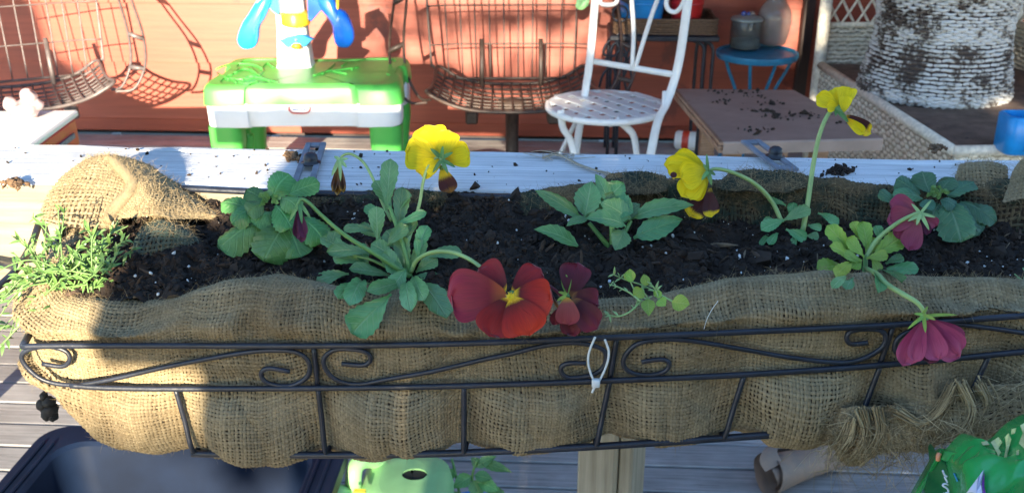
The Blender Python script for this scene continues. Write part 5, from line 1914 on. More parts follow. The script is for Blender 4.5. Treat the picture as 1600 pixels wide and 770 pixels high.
# ------------------------------------------------------------------ white bistro chair
sc0 = PZ(946, 163, .45)
t = thing('bistro_chair', 'white metal folding bistro chair with a round pierced seat', 'chair', (sc0[0], sc0[1], 0))
sr = 93 * dep(sc0) / FPX
b = MB()
a = np.linspace(0, 2 * math.pi, 61)[:-1]
b.tube(np.stack([sc0[0] + (sr - .008) * np.cos(a), sc0[1] + (sr - .008) * np.sin(a), np.full(60, .440)], 1), .012, 10, closed=True)
b.build('seat_rim', m_white, t)
b = MB()
pit, bw = .062, .037
for ang in (R(38), R(128)):
    d = A(math.cos(ang), math.sin(ang), 0)
    q = A(-d[1], d[0], 0)
    for k in range(-7, 8):
        off = k * pit
        if abs(off) > sr - .02:
            continue
        h = math.sqrt((sr - .010) ** 2 - off ** 2)
        b.box(A(sc0[0], sc0[1], .4475 + (.0012 if ang > 1 else 0)) + q * off, (2 * h, bw, .003), np.stack([d, q, A(0, 0, 1)], 1))
b.build('seat_lattice', m_white, t, smooth=False)
LP0 = [PY(936, -60, 3.52), PY(930, 0, 3.51), PY(922, 90, 3.50), PY(914, 146, 3.50)]
RP0 = [PY(1082, -60, 3.30), PY(1075, 0, 3.30), PY(1060, 100, 3.30), PY(1042, 160, 3.28), PY(1026, 196, 3.22), PY(1008, 240, 3.14)]
sidev = nrm(RP0[1] - LP0[1])


def bar(name, pts, r, flat, n=24, upv=None):
    MB().tube(spline(pts, n), r, 10, flat=flat, upv=upv).build(name, m_white, t)


lf_ = LP0 + [A(LP0[-1][0] - .03, 3.40, .25), A(LP0[-1][0] - .05, 3.20, .01)]
bar('back_leg', lf_, .0165, .45, 40, sidev)
bar('back_leg', RP0[:-1] + [A(RP0[-1][0], 3.08, .25), A(RP0[-1][0] - .05, 2.92, .01)], .0165, .45, 40, sidev)
cl, cr = PY(926, 96, 3.50), PY(1053, 117, 3.30)
bar('cross_bar', [cl, cr], .011, .6, 6)
m0 = cl + (cr - cl) * .52
bar('back_rod', [m0 - sidev * .006, PY(990, 50, 3.41), PY(987, 0, 3.41), PY(986, -50, 3.41)], .0078, 1)
bar('back_rod', [m0 + sidev * .006, PY(1010, 50, 3.385), PY(1026, 4, 3.37), PY(1050, -50, 3.34)], .0078, 1)
bar('scroll', [PY(940, -18, 3.50), PY(938, 4, 3.50), PY(950, 8, 3.48), PY(963, 4, 3.46), PY(964, -14, 3.46), PY(950, -26, 3.48)], .0078, 1, 40)
bar('scroll', [PY(1072, -10, 3.30), PY(1066, 8, 3.31), PY(1056, 19, 3.325), PY(1045, 16, 3.335), PY(1041, 5, 3.34), PY(1046, -8, 3.335), PY(1056, -12, 3.325)], .0078, 1, 40)
bar('front_leg', [PY(876, 172, 3.26), PY(880, 200, 3.27), PY(892, 222, 3.28), A(PY(908, 244, 3.30)[0], 3.30, .2), A(PY(930, 244, 3.5)[0], 3.55, .01)], .0125, .6, 30)
bar('front_leg', [PY(962, 186, 3.20), PY(980, 200, 3.22), PY(992, 220, 3.24), A(PY(1002, 244, 3.26)[0], 3.26, .2), A(PY(1010, 244, 3.5)[0], 3.5, .01)], .0125, .6, 30)
bar('brace', [PY(903, 184, 3.40), PY(888, 214, 3.36), PY(874, 244, 3.32)], .010, .6, 12)
bar('hook', [PY(950, 188, 3.22), PY(952, 196, 3.21), PY(958, 194, 3.21), PY(957, 186, 3.22)], .005, 1, 20)
bar('hinge', [PY(1039, 143, 3.30), PY(1037, 176, 3.27)], .009, 1, 4)

# ------------------------------------------------------------------ iron console with its brown basket and pots
y = 4.20
X = lambda px_, py_=60, yy=y: PY(px_, py_, yy)
zt2 = X(1030, 46)[2]
t = thing('iron_console', 'black wrought iron console with scrolled ends and curved double legs by the red wall', 'table', (X(1030)[0], y, 0))
xl2, xr2 = X(950)[0], X(1116)[0]
b = MB().box(((xl2 + xr2) / 2, y, zt2 - .012), (xr2 - xl2, .30, .022), ch=.004)
b.build('tabletop', m_iron, t, smooth=False)
for px0 in (1096, 954):
    for yy in (y - .12, y + .12):
        for dx_ in (0, 14):
            p0 = X(px0 + dx_, 50, y)
            sg = -1 if px0 > 1000 else 1
            P = spline([A(p0[0] + sg * .05, yy, zt2 - .02), A(p0[0] + sg * .004, yy, zt2 - .05), A(p0[0], yy, zt2 - .14), A(p0[0], yy, .2), A(p0[0], yy, .005)], 24)
            MB().tube(P, .0075, 7).build('leg', m_iron, t)
for q in ([(972, 50), (950, 66), (943, 84), (958, 88), (968, 78), (962, 66)], [(946, 90), (960, 110), (958, 132), (942, 150)], [(968, 50), (980, 62), (986, 84), (974, 100), (958, 102)], [(986, 52), (970, 74), (982, 100), (986, 130), (968, 168)],
          [(962, 60), (978, 84), (978, 112), (962, 140), (966, 172)], [(998, 52), (984, 74), (974, 110), (978, 140)], [(952, 104), (940, 122), (936, 150), (956, 160), (962, 140)]):
    MB().tube(spline([X(a_, c_, y - .13) for a_, c_ in q], 30), .0052, 6).build('scroll', m_iron, t)
b = MB()
a = np.linspace(0, 6.28, 25)[:-1]
c = X(969, 22, y - .165)
b.tube(np.stack([c[0] + .031 * np.cos(a), np.full(24, c[1]), c[2] + .031 * np.sin(a)], 1), .0045, 6, closed=True)
b.build('ring', m_iron, t)
b = MB().tube(spline([c + A(0, 0, -.03), c + A(.01, .03, -.08), A(c[0] + .02, y - .14, zt2 - .02)], 8), .0045, 6)
b.build('ring', m_iron, t)
t = thing('flat_basket', 'long flat brown wicker basket standing on the iron console', 'basket', (X(1036)[0], y, zt2))
bx0, bx1, bh = X(958)[0], X(1112)[0], .062
b = MB()
for k in range(7):
    z = zt2 + .006 + k * .0092
    o = rrect(bx1 - bx0, .26, .03, 8)
    m_ = 90
    s = spline([(x, y_, 0) for x, y_ in o], m_, True)
    off = .004 * np.cos(np.arange(m_) * math.pi / 1.5 + k * math.pi)
    nn = s / (np.linalg.norm(s, axis=1)[:, None])
    s = s + nn * off[:, None]
    b.tube(s + A((bx0 + bx1) / 2, y, z), .0052, 5, closed=True)
b.sheet(np.array([[[bx0 + .02, y - .11, zt2 + .004], [bx1 - .02, y - .11, zt2 + .004]], [[bx0 + .02, y + .11, zt2 + .004], [bx1 - .02, y + .11, zt2 + .004]]]))
b.build('woven_side', m_basketbrown, t)


def pot(label, mat, pxc, w, h, z0, yy):
    c = PY(pxc, 12, yy)
    t_ = thing('flower_pot', label, 'pot', (c[0], yy, z0), 'plastic flower pots on the console')
    b_ = MB().lathe((c[0], yy, z0), [(.0001, 0), (w * .40, 0), (w * .5, h * .8), (w * .56, h * .8), (w * .57, h), (w * .52, h), (w * .46, h * .85), (.0001, h * .8)], 32)
    b_.build('body', mat, t_, auto=40)
    b_ = MB().lathe((c[0], yy, z0 + h * .55), [(w * .455, -.006), (w * .475, -.004), (w * .485, .006), (w * .46, .008)], 32)
    b_.build('band', mat, t_)


pot('bright blue plastic pot in the brown basket behind the bistro chair back', m_potblue, 1003, .20, .16, zt2 + .030, 4.17)
pot('red plastic pot in the brown basket right of the blue pot', m_potred, 1073, .145, .15, zt2 + .030, 4.18)

# small green cloth tied to the back of the wire chair
gp = PY(912, 4, 3.98)
b = MB()
G = gridspline([[PY(900, -14, 4.0), PY(912, -16, 3.99), PY(924, -14, 3.98)], [PY(901, 2, 3.99), PY(912, 2, 3.97), PY(922, 0, 3.97)], [PY(900, 14, 3.99), PY(910, 16, 3.97), PY(920, 8, 3.98)]], 14, 14)
G = G + fbm(G * 40, 2, 3)[..., None] * .006
b.sheet(G)
b.sheet(G + A(0, .004, 0), flip=True)
tag(b.build('green_rag', m_can), 'scrap of pale green cloth hanging on the wire chair beside the bistro chair', 'cloth')

# ------------------------------------------------------------------ blue side table with its jar and vase
bz = .478
bc = PZ(1183, 82, bz)
br_ = 63 * dep(bc) / FPX
t = thing('side_table', 'round blue metal side table with splayed curved legs by the red wall', 'table', (bc[0], bc[1], 0))
b = MB().lathe(bc, [(.0001, -.004), (br_ - .012, -.004), (br_ - .012, .002), (br_ - .006, .006), (br_, .003), (br_ + .001, -.012), (br_ - .004, -.022), (br_ - .012, -.020), (.0001, -.012)][::-1], 48)
b.build('tabletop', m_tableblue, t, auto=40)
for a in (R(200), R(-20), R(250), R(292)):
    d = A(math.cos(a), math.sin(a) * 1.0, 0)
    P = spline([bc + d * br_ * .86 + A(0, 0, -.018), bc + d * br_ * .74 + A(0, 0, -.07), bc + d * br_ * .50 + A(0, 0, -.16), bc + d * br_ * .40 + A(0, 0, -.24), bc + d * br_ * .60 + A(0, 0, -.38), bc + d * br_ * .95 + A(0, 0, -bz + .004)], 30)
    MB().tube(P, .0072, 8).build('leg', m_tableblue, t)
jc = PZ(1163, 76, bz + .003)
s_ = dep(jc) / FPX
t = thing('lidded_jar', 'squat cloudy glass jar with a grey lid and blue knob on the blue table', 'jar', tuple(jc))
r = 24 * s_
b = MB().lathe(jc, [(.0001, .003), (r * .9, .003), (r, .010), (r, .044 * 2.6), (r * .97, .118), (r * .93, .118), (r * .93, .012), (.0001, .009)], 36)
b.build('body', m_glassdark, t)
b = MB().lathe(jc + A(0, 0, .004), [(.0001, .002), (r * .88, .002), (r * .88, .034), (.0001, .036)], 28)
b.build('contents', m_jarlid, t)
b = MB().lathe(jc + A(0, 0, .119), [(r * 1.02, 0), (r * 1.04, .004), (r * .95, .012), (r * .5, .020), (.0001, .022)], 36)
lid = b.build('lid', m_jarlid, t)
for dx_, dz, rr, mt in ((-.016, .032, .013, m_knob), (.004, .030, .010, m_knob), (.018, .030, .015, m_glass)):
    b = MB().lathe(jc + A(dx_, -.004, .119 + dz - rr * .4), [(.0001, -rr), (rr * .7, -rr * .7), (rr, 0), (rr * .7, rr * .7), (.0001, rr)], 14)
    b.build('knob', mt, lid)
vc = PZ(1209, 75, bz + .003) + A(0, .045, 0)
s_ = dep(vc) / FPX
t = thing('glass_vase', 'round shouldered clear glass vase with a flared neck on the blue table', 'vase', tuple(vc))
pr = [(16, 2), (20, 4), (22, 10), (25, 24), (26.5, 38), (25, 50), (20, 60), (15.5, 66), (14.5, 72), (17, 79), (20, 84)]
pr = spline([(a_ * s_, 0, h_ * s_ * 1.03) for a_, h_ in pr], 40)[:, [0, 2]]
prof = [(.0001, pr[0][1])] + [tuple(q) for q in pr] + [(q[0] - .003, q[1]) for q in pr[::-1]] + [(.0001, pr[0][1] + .004)]
b = MB().lathe(vc, prof, 36)
b.build('body', m_glass, t)

# ------------------------------------------------------------------ dirty brown bench top
q0, q1, q2, q3 = PZ(1057, 139, .50), PZ(1240, 141, .50), PY(1130, 222, 2.62), PY(1380, 216, 2.62)
t = thing('brown_bench', 'brown bench with a thick layered edge and dirt scattered on its top', 'bench', tuple((q0 + q3) / 2 * A(1, 1, 0)))
nx_, ny_ = 30, 24
G = np.zeros((nx_, ny_, 3))
for i in range(nx_):
    for j in range(ny_):
        u, v = i / (nx_ - 1), j / (ny_ - 1)
        G[i, j] = (q0 * (1 - u) + q1 * u) * (1 - v) + (q2 * (1 - u) + q3 * u) * v
b = MB().sheet(G, flip=False)
th = .034
b.sheet(np.stack([G[:, -1], G[:, -1] + A(0, -.003, -.004), G[:, -1] + A(0, -.003, -th)], 1))
b.sheet(np.stack([G[:, 0], G[:, 0] - A(0, 0, th)], 1))
b.sheet(np.stack([G[-1], G[-1] - A(0, 0, th)], 1))
b.sheet(G[::29, ::23] - A(0, 0, th), flip=True)
b.build('top', m_board, t, smooth=False)
for k in range(3):
    e0, e1 = G[0, 0] + A(-.004 - .003 * (k % 2), 0, -.0055 - .011 * k), G[0, -1] + A(-.004 - .003 * (k % 2), 0, -.0055 - .011 * k)
    dd = nrm(e1 - e0)
    Bm = np.stack([dd, nrm(np.cross(A(0, 0, 1), dd)), np.cross(dd, nrm(np.cross(A(0, 0, 1), dd)))], 1)
    b = MB().box((e0 + e1) / 2, (np.linalg.norm(e1 - e0), .014, .0100), Bm, ch=.002)
    b.build('edge_strip', m_boardedge, t, smooth=False)
for i, j in ((7, 3), (25, 3), (7, 14), (25, 14)):
    p = G[i, j]
    b = MB().box((p[0], p[1], (p[2] - th) / 2), (.05, .05, p[2] - th), ch=.004)
    b.build('leg', m_boardedge, t, smooth=False)
rng = np.random.default_rng(8)
n = 150
cl_ = np.array([(.55, .08), (.6, .2), (.66, .3), (.45, .5), (.52, .62), (.3, .84), (.35, .08), (.75, .6), (.85, .55), (.9, .75), (.3, .3), (.62, .12)])
k = rng.integers(0, len(cl_), n)
uv_ = np.clip(cl_[k] + rng.normal(size=(n, 2)) * A(.06, .03), .03, .97)
P = np.array([bil(G, np.array(u), np.array(v)) for u, v in uv_])
o = MB().add(*scatter(n, P + A(0, 0, .002), np.exp(rng.normal(-5.6, .5, n)), rng.uniform(.4, 1.6, (n, 3)) * A(1, 1, .6), rng, .4)).build('soil_crumbs', m_clod, None, smooth=False)
tag(o, 'dark clumps of spilled soil lying on the brown bench', 'crumbs')

# ------------------------------------------------------------------ little red and white tin on the far deck
cp = PZ(1071, 234, 0)
t = thing('tin_can', 'small white can with a red band lying on the deck behind the rail', 'can', tuple(cp))
yb = cp[1]
rc = 15 * dep(cp) / FPX
ax = nrm(A(.9, -.25, 0))
P0 = A(cp[0], yb, rc)
b = MB().lathe(P0 - ax * rc * 1.1, [(.0001, 0), (rc * .85, 0), (rc, rc * .2), (rc, rc * 2.0), (rc * .85, rc * 2.2), (.0001, rc * 2.2)], 24, axis=ax)
b.build('body', m_white, t, auto=40)
b = MB().lathe(P0 - ax * rc * .35, [(rc * .99, 0), (rc * 1.03, .001), (rc * 1.03, rc * .7), (rc * .99, rc * .7 + .001)], 24, axis=ax)
b.build('band', m_logored, t)


# ------------------------------------------------------------------ wicker
def wickersheet(mb, P, pr, ps, r=.0045, closed=False, amp=.004):
    """horizontal strands (along u) in and out of stakes, over a grid P[u, v]"""
    N = normals(P, False)
    Lu = np.linalg.norm(np.diff(P, axis=0), axis=2).sum(0).mean()
    Lv = np.linalg.norm(np.diff(P, axis=1), axis=2).sum(1).mean()
    nr, ns_ = int(Lv / pr), int(Lu / ps)
    if closed:
        ns_ += ns_ % 2
    m = ns_ * 2 + 1
    for k in range(nr):
        u = np.linspace(0, 1, m)
        v = np.full(m, (k + .5) / nr)
        p, n_ = bil(P, u, v), bil(N, u, v)
        h = amp * np.cos(math.pi * np.arange(m) / 2 + math.pi * k) 
        jz = .22 * pr * RNG.normal(size=m)
        mb.tube(p + n_ * h[:, None] + A(0, 0, 1) * jz[:, None] * .6, r * RNG.uniform(.85, 1.15), 5, cap=False)
    return nr, ns_


# chaise: seat box, side skirt, back panel with an open lattice, far arm
SZ = .42
a0, a1 = PZ(1282, 103, SZ), PZ(1478, 230, SZ)
sd = nrm(a1 - a0)
a1 = a1 + sd * .05
acr = nrm(np.cross(A(0, 0, 1), sd))
if acr[0] < 0:
    acr = -acr
Wd = .82
t = thing('wicker_chaise', 'cream woven wicker chaise with a lattice back and a stained brown seat', 'chair', tuple((a0 + a1) / 2 * A(1, 1, 0)))
Ls = np.linalg.norm(a1 - a0)


def panel(p, du, dv, nu=8, nv=8):
    u, v = np.meshgrid(np.linspace(0, 1, nu), np.linspace(0, 1, nv), indexing='ij')
    return np.asarray(p)[None, None] + u[..., None] * du + v[..., None] * dv


def wpanel(name, P, pr=.017, ps=.020, r=.0072, amp=.004):
    b_ = MB()
    b_.sheet(P - normals(P, False) * .004)
    core = b_.build(name, m_wickerback, t)
    b_ = MB()
    wickersheet(b_, P, pr, ps, r, amp=amp)
    b_.build('strands', m_wicker, core, kind='stuff')


wpanel('side_panel', panel(a1 + A(0, 0, -.40), (a0 - a1), A(0, 0, .40)))
wpanel('front_panel', panel(a1 + A(0, 0, -.40) + acr * Wd, -acr * Wd, A(0, 0, .40)))
b = MB()
b.tube([a0 + A(0, 0, .004), a1 + A(0, 0, .004)], .017, 10)
b.tube([a1 + A(0, 0, .004), a1 + acr * Wd + A(0, 0, .004)], .017, 10)
b.build('rim_roll', m_wicker, t)
G = panel(a0 + acr * .02 + A(0, 0, .004), sd * Ls, acr * (Wd - .04), 40, 30)
G = G + A(0, 0, 1) * (fbm(G * 9, 3, 14) * .006)[..., None]
b = MB().sheet(G, flip=normals(G, False)[10, 10, 2] < 0)
b.build('seat', m_seat, t)
# back, standing on the far edge
zb0, zmid = SZ - .02, PY(1310, 42, a0[1])[2]
bk0 = a0 + A(.01, .02, 0)
vx = acr * Wd
wpanel('back_panel', panel(A(bk0[0], bk0[1], SZ - .05), vx, A(0, .02, zmid - SZ + .05)))
for x in (0.0, 1.0):
    p = bk0 + vx * x
    b = MB().tube([A(p[0] - .012, p[1] - .01, .0), A(p[0] - .012, p[1] - .005, SZ), A(p[0] - .012, p[1] + .01, SZ + .6)], .026, 10)
    b.build('post', m_wicker, t)


def lattice(p, du, up, n):
    lu = np.linalg.norm(du)
    h = np.linalg.norm(up)
    for k in range(-n, n * 2):
        for sg in (1, -1):
            x0_ = k / n
            x1_ = x0_ + sg * h / lu * .42
            lo, hi = 0.0, 1.0
            pts = []
            for f in np.linspace(0, 1, 12):
                xx = x0_ + (x1_ - x0_) * f + sg * .03 * math.sin(f * 3.14)
                if 0 <= xx <= 1:
                    pts.append(p + du * xx + up * f + A(0, -.004 * sg, 0))
            if len(pts) > 3:
                MB().tube(pts, .0058, 6).build('lattice_strand', m_wicker, t)


lattice(A(bk0[0], bk0[1] + .02, zmid), vx, A(0, .03, .34), 13)
b = MB().tube([A(bk0[0], bk0[1] + .015, zmid), A(bk0[0], bk0[1] + .015, zmid) + vx], .011, 8)
b.build('back_rail', m_wicker, t)
# far arm on the right, seen from inside
ar0, ar1 = PZ(1548, 104, SZ), PZ(1640, 170, SZ)
ar0, ar1 = a0 + acr * Wd, a0 + acr * Wd + sd * .95
zA = PY(1575, 62, (ar0[1] + ar1[1]) / 2 + .1)[2]
zA = SZ + .17
wpanel('arm_panel', panel(ar0 + A(0, 0, -.03), (ar1 - ar0), A(0, 0, zA - SZ + .03)))
lattice(A(ar0[0], ar0[1], zA), (ar1 - ar0), A(.02, 0, .30), 14)
b = MB().tube([A(ar0[0], ar0[1], zA), A(ar1[0], ar1[1], zA)], .012, 8)
b.build('arm_rail', m_wicker, t)
b = MB().tube([A(ar1[0], ar1[1], 0), A(ar1[0], ar1[1], zA + .3)], .024, 10)
b.build('post', m_wicker, t)

# worn white basket on the chaise
bp = PZ(1457, 142, SZ + .008)
s_ = dep(bp) / FPX
t = thing('wicker_basket', 'big flared wicker basket with flaking white paint standing on the chaise', 'basket', tuple(bp))
hh = .52
pr = [(108, 0), (110, 8), (104, 40), (96, 80), (95, 108), (100, 140), (108, 162), (120, 182)]
pr = spline([(a_ * s_, 0, h_ * s_ * 1.04) for a_, h_ in pr], 60)
nU = 160
th_ = np.linspace(0, 2 * math.pi, nU)
P = np.stack([np.stack([bp[0] + q[0] * np.cos(th_), bp[1] + q[0] * .92 * np.sin(th_), np.full(nU, bp[2] + q[2])], -1) for q in pr], 1)
b = MB().sheet(P - normals(P, False) * .003)
b.build('inner_wall', m_darkbrown, t)
b = MB()
wickersheet(b, P, .0105, .026, .0062, True, .0085)
b.build('strands', m_worn, t, kind='stuff')
b = MB()
top_h = bp[2] + pr[-1][2]
for j in range(3):
    rr = pr[-1][0] + .004
    b.tube(np.stack([bp[0] + rr * np.cos(th_[:-1]) * (1 + .006 * np.cos(th_[:-1] * 30 + j * 2.1)), bp[1] + rr * .92 * np.sin(th_[:-1]) * (1 + .006 * np.cos(th_[:-1] * 30 + j * 2.1)), top_h - .045 + .010 * np.sin(th_[:-1] * 30 + j * 2.1)], 1), .0095, 6, closed=True)
b.build('braided_rim', m_worn, t)
b = MB()
for zz, rr in ((pr[-1][2] - .06, pr[-8][0] + .008),):
    b.tube(np.stack([bp[0] + rr * np.cos(th_[:-1]), bp[1] + rr * .92 * np.sin(th_[:-1]), np.full(nU - 1, bp[2] + zz)], 1), .008, 6, closed=True)
b.build('hoop', m_worn, t)
# blue tub on the chaise
cb = PZ(1592, 236, SZ + .01)
t = thing('plastic_cup', 'bright blue plastic beaker standing at the right end of the chaise', 'cup', tuple(cb))
rr = 34 * dep(cb) / FPX
hh = PY(1592, 178, cb[1])[2] - cb[2]
b = MB()
loft(b, rrect(rr * 2, rr * 1.6, rr * .35), [(0, .006), (.006, .001), (hh * .96, 0), (hh, .004), (hh, .010), (hh * .5, .012)], A(cb[0], cb[1], cb[2]))
b.build('body', m_bluecup, t, auto=50)
b = MB().box((cb[0] - rr * .1, cb[1] - rr * .8 - .002, cb[2] + hh * .5), (.010, .008, hh * .8), ch=.002)
b.build('rib', m_bluecup, t, smooth=False)

# ------------------------------------------------------------------ under the planter: tub, watering can, plant, rolled hide, bag
TZ2 = .36
e0, e1, e2 = PZ(88, 662, TZ2), PZ(-4, 752, TZ2), PZ(540, 706, TZ2)
t = thing('storage_tub', 'empty navy blue plastic tub with a ribbed rim standing on the deck', 'tub', tuple((e1 + e2) / 2 * A(1, 1, 0)))
xA, xB, yB = e0[0] - .015, e2[0], e0[1]
tub = rrect(xB - xA, .50, .05, 8)
b = MB()
c = A((xA + xB) / 2, yB - .25, 0)
inn = .055
Gt = loft(b, tub, [(.0, .07), (.30, .045), (TZ2 - .03, .040), (TZ2 - .028, .0), (TZ2 - .004, 0), (TZ2, .004), (TZ2, inn - .006), (TZ2 - .006, inn), (.30, inn + .006), (.01, .085)], c)
b.sheet(np.array([[c + A(-.15, -.15, .012), c + A(.15, -.15, .012)], [c + A(-.15, .15, .012), c + A(.15, .15, .012)]]))
b.sheet(np.array([Gt[-1], np.repeat(Gt[-1].mean(0)[None], Gt.shape[1], 0)]))
b.build('body', m_tub, t, auto=35)
for dx_ in (.022, .040):
    b = MB().box((xA + dx_, yB - .25, TZ2 + .002), (.006, .38, .006), ch=.002)
    b.build('rib', m_tub, t, smooth=False)
    b = MB().box((xB - dx_, yB - .25, TZ2 + .002), (.006, .38, .006), ch=.002)
    b.build('rib', m_tub, t, smooth=False)

wz = .30
wc = PZ(648, 741, wz)
t = thing('watering_can', 'pale green plastic watering can with a round filling hole under the planter', 'watering can', (wc[0], wc[1], 0))
s_ = dep(wc) / FPX
b = MB()
wcx = PZ(632, 741, wz)[0]
ow = rrect(145 * s_, .20, .05, 8)
Gw = loft(b, ow, [(0.0, .01), (.03, 0), (wz - .05, 0), (wz - .018, .006), (wz - .004, .022), (wz, .04)], A(wcx, wc[1] - .01, 0))
hole = np.stack([wc[0] + 20 * s_ * np.cos(np.linspace(0, 2 * math.pi, len(Gw[-1]))), wc[1] + 15 * s_ * np.sin(np.linspace(0, 2 * math.pi, len(Gw[-1]))), np.full(len(Gw[-1]), wz + .001)], 1)
ang = np.arctan2(Gw[-1][:, 1] - wc[1], Gw[-1][:, 0] - wc[0])
hole = np.stack([wc[0] + 20 * s_ * np.cos(ang), wc[1] + 15 * s_ * np.sin(ang), np.full(len(ang), wz + .001)], 1)
b.sheet(np.array([Gw[-1], hole, hole + A(0, 0, -.003)]))
b.build('body', m_can, t, auto=50)
b = MB()
b.sheet(np.array([hole + A(0, 0, -.003), np.repeat(hole.mean(0)[None] + A(0, 0, -.004), len(hole), 0)]))
b.build('filling_hole', m_black, t)  # black disc closes the opening and stands for the unlit inside
hx0 = PZ(560, 740, wz + .02)
P = spline([PZ(556, 772, wz - .06), PZ(552, 752, wz), PZ(556, 728, wz + .025), PZ(572, 718, wz + .02), PZ(596, 722, wz - .01)], 24)
MB().tube(P, 13 * s_, 12, flat=1.0).build('handle', m_can, t)
P = spline([PZ(470, 800, wz - .1), PZ(498, 782, wz - .03), PZ(520, 770, wz - .005), PZ(548, 772, wz - .03)], 16)
MB().tube(P, [16 * s_, 14 * s_], 12).build('spout', m_can, t)
b = MB().box(PZ(562, 768, wz + .012), (18 * s_, .012, .006), ch=.001)
b.build('tag', m_tagyellow, t, smooth=False)

pc = PZ(738, 790, .16)
t = thing('potted_plant', 'leafy green seedling in a small pot beside the watering can', 'plant', (pc[0], pc[1], 0))
b = MB().lathe((pc[0], pc[1], 0), [(.0001, .01), (.04, 0), (.055, .13), (.060, .13), (.060, .15), (.052, .15), (.050, .13), (.0001, .13)], 24)
b.build('pot', m_potblue, t, auto=40)
Dp = dep(pc) - .06
for q in ([(735, 800), (740, 770), (738, 742), (746, 716)], [(728, 800), (718, 770), (712, 740), (706, 716)], [(745, 800), (752, 772), (760, 748)]):
    P = spline([PD(x, y_, Dp) for x, y_ in q], 14)
    MB().tube(P, .0024, 6).build('stem', m_stem, t)
leafy(t, Dp, [(742, 730, 776, 712, 16, 0, 0), (748, 722, 800, 738, 17, 0, -.01), (740, 742, 770, 748, 18, -.01, -.02), (738, 742, 708, 762, 22, 0, -.01), (738, 748, 752, 778, 24, -.01, -.02), (744, 750, 782, 768, 20, -.01, -.02), (708, 730, 700, 752, 14, 0, 0), (720, 768, 700, 790, 20, 0, -.01), (748, 728, 736, 714, 14, .01, .01), (756, 760, 800, 786, 20, -.01, -.02)], m_midleaf, kind='lance', up=.5, pet=.08, seed=33)

# rolled hide
hc0, hc1 = PZ(1204, 742, .045), PZ(1300, 704, .045)
ax = nrm((hc1 - hc0) * A(1, 1, 0))
t = thing('rolled_hide', 'stiff brown rolled sheet of hide lying on the grey deck boards', 'roll', tuple((hc0 + hc1) / 2 * A(1, 1, 0)))
per = np.cross(ax, A(0, 0, 1))
Lh = np.linalg.norm(hc1 - hc0) + .03
G = np.zeros((90, 24, 3))
for i in range(90):
    a = i / 89 * 2 * math.pi * 1.9
    for j in range(24):
        v = j / 23
        rad = (.046 - .0105 * a / 6.28) * (1 - .28 * v) * (1 + .06 * math.sin(3 * a + 4 * v))
        G[i, j] = A(hc0[0], hc0[1], .048 - .012 * v) + ax * (v * Lh - .012 * math.sin(a * .7)) + per * rad * math.cos(a + 2.4) + A(0, 0, 1) * rad * math.sin(a + 2.4)
G = G + fbm(G * 30, 3, 71)[..., None] * .0022
b = MB().sheet(G)
b.sheet(G - normals(G, False) * .002, flip=True)
b.build('sheet', m_leather, t)
P = spline([hc0 + A(-.02, -.03, .03), hc0 + A(-.03, -.01, .045), hc0 + A(-.01, .03, .052), hc0 + A(.03, .05, .05)], 10)
fl_ = np.stack([P, P + ax * .05 + A(0, 0, .006)], 1)
b = MB().sheet(np.stack([fl_[:, 0] * (1 - f) + fl_[:, 1] * f for f in np.linspace(0, 1, 6)], 1))
b.build('loose_flap', m_terra if False else m_leather, t)

# glossy bag
yb_ = .50
bagp = lambda px_, py_, dy=0: PY(px_, py_, yb_ + dy)
t = thing('soil_bag', 'glossy green plastic bag printed with white and cream shapes at the lower right', 'bag', tuple(bagp(1560, 900)))
rows_ = [[(1476, 712, .0), (1500, 704, -.02), (1526, 678, -.02), (1562, 684, -.03), (1600, 654, -.03), (1660, 636, -.03)],
         [(1478, 722, -.005), (1500, 720, -.035), (1530, 705, -.04), (1566, 706, -.05), (1604, 684, -.05), (1660, 676, -.05)],
         [(1486, 762, -.02), (1510, 765, -.06), (1532, 760, -.07), (1570, 756, -.075), (1610, 746, -.075), (1660, 740, -.07)],
         [(1484, 850, -.04), (1508, 855, -.09), (1534, 856, -.11), (1576, 852, -.11), (1614, 846, -.11), (1660, 840, -.10)],
         [(1470, 1100, -.0), (1500, 1105, -.06), (1536, 1106, -.07), (1580, 1106, -.07), (1630, 1106, -.07), (1680, 1100, -.06)],
         [(1330, 1960, -.0), (1420, 1960, -.06), (1536, 1960, -.07), (1640, 1960, -.07), (1760, 1960, -.07), (1860, 1960, -.06)]]
Gf = gridspline([[bagp(*q) for q in r_] for r_ in rows_], 60, 50)
Gf = Gf + fbm(Gf * 24, 3, 81)[..., None] * A(.0, .006, .003) + fbm(Gf * 70, 2, 82)[..., None] * A(0, .0015, .001)
b = MB().sheet(Gf, flip=True)
bk_ = np.stack([Gf[0], Gf[0] + A(-.012, .07, -.0)], 0)
b.sheet(np.stack([Gf[:, 0], Gf[:, 0] + A(.0, .02, -.01), Gf[:, 0] + A(0, .05, -.075)], 1))
b.build('front', m_bag, t)
Gs = np.stack([Gf[0] * (1 - f) + (Gf[0] + A(.004, .035, -.012) + A(-.010, 0, 0) * np.linspace(0, 1, 50)[:, None]) * f for f in np.linspace(0, 1, 8)], 0)
b = MB().sheet(Gs + fbm(Gs * 30, 2, 84)[..., None] * .002)
b.build('side_fold', m_bagdark, t)


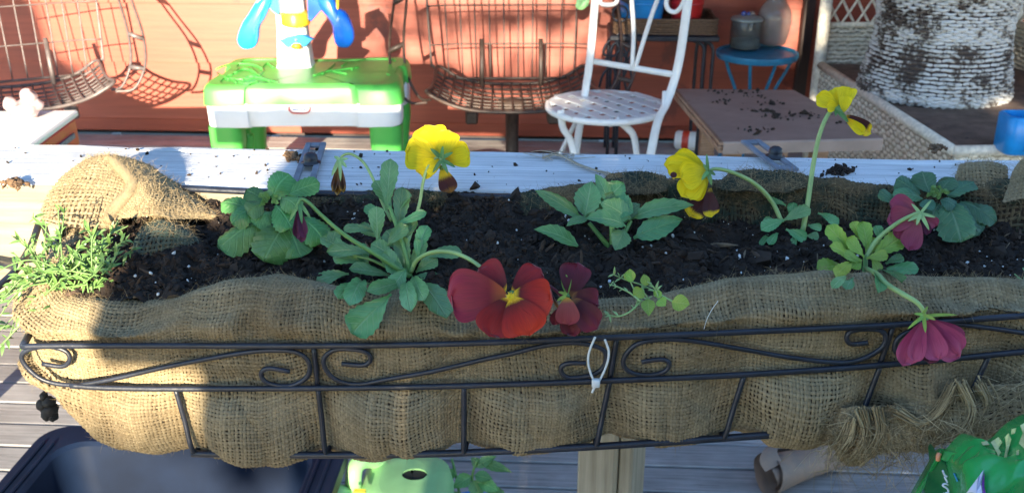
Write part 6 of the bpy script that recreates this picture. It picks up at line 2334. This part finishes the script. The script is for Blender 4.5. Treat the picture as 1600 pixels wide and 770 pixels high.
def printed(name, poly, mat, off=.0022):
    """flat print laid on the bag's front, following its folds"""
    x = Gf.reshape(-1, 3)
    pp = np.array([((v - CAM) @ RT, (v - CAM) @ UP, (v - CAM) @ FW) for v in x])
    sx, sy = 800 + pp[:, 0] / pp[:, 2] * FPX, 385 - pp[:, 1] / pp[:, 2] * FPX
    V = []
    poly = np.array(poly, float)
    ctr = poly.mean(0)
    for q in list(poly) + [ctr]:
        k = np.argsort((sx - q[0]) ** 2 + (sy - q[1]) ** 2)[:4]
        V.append(PD(q[0], q[1], pp[k, 2].mean() - off))
    n_ = len(poly)
    b_ = MB().add(np.array(V), [(i, (i + 1) % n_, n_) for i in range(n_)])
    return b_.build(name, mat, t, smooth=False)


def dense(poly, k=5):
    out = []
    for i in range(len(poly)):
        a_, c_ = np.array(poly[i]), np.array(poly[(i + 1) % len(poly)])
        out += [a_ + (c_ - a_) * f / k for f in range(k)]
    return out


printed('printed_petal', dense([(1537, 733), (1526, 748), (1508, 772), (1500, 800), (1538, 800), (1535, 772), (1533, 756)]), m_printwhite)
printed('printed_edge', dense([(1538, 733), (1534, 756), (1536, 772), (1540, 800), (1543, 800), (1540, 770), (1537, 754)]), m_printpurple, .0028)
printed('printed_streak', dense([(1489, 738), (1492, 739), (1497, 751), (1495, 752)]), m_printblue)
for q in ([(1533, 690), (1542, 688), (1546, 694), (1536, 695)], [(1548, 690), (1560, 682), (1566, 690), (1560, 700), (1564, 706), (1560, 712), (1554, 700)], [(1570, 682), (1576, 676), (1580, 686), (1576, 700), (1573, 714), (1569, 714), (1572, 698)], [(1580, 670), (1588, 668), (1586, 676), (1580, 678)],
          [(1594, 664), (1608, 656), (1612, 690), (1602, 702), (1592, 692), (1598, 676)], [(1588, 704), (1592, 702), (1592, 710), (1588, 710)]):
    printed('printed_leaf', dense(q, 4), m_printcream)
b = MB()
for q in ([(1473, 734), (1476, 741), (1480, 744)], [(1476, 744), (1480, 752), (1479, 753)], [(1482, 757), (1476, 755), (1473, 758), (1480, 762), (1482, 768), (1477, 770)], [(1480, 775), (1474, 770), (1479, 781), (1473, 784)]):
    pp = [PD(x, y_, dep(Gf[2, 14]) - .006) for x, y_ in q]
    b.tube(spline(pp, 12), .0006, 5)
b.build('lettering', m_printwhite, t)
b = MB().tube(spline([PD(1468, 708, dep(Gf[0, 0]) - .001), PD(1466, 713, dep(Gf[0, 2]) - .001), PD(1466, 719, dep(Gf[0, 4]))], 8), .0014, 5)
b.build('torn_corner', m_printorange, t)

# black plastic bundle and the red brown stake at the left under the planter
c = PY(70, 634, .70)
s_ = dep(c) / FPX
t = thing('black_clip', 'lumpy black plastic clip under the left end of the planter', 'clip', tuple(c))
b = MB()
for ox, oz, r_ in ((2, 18, 7), (8, 8, 10), (-2, 2, 10), (6, -6, 12), (2, -14, 11), (12, -4, 9), (10, -18, 8)):
    th, ph_ = np.meshgrid(np.linspace(0, math.pi, 11), np.linspace(0, 2 * math.pi, 15), indexing='ij')
    S = np.stack([np.sin(th) * np.cos(ph_), np.sin(th) * np.sin(ph_), np.cos(th)], -1) * r_
    S = S * (1 + .22 * fbm(S * .16 + ox, 3, 6)[..., None])
    b.sheet(c + (S + A(ox, 0, oz)) * s_)
b.build('body', m_black, t)
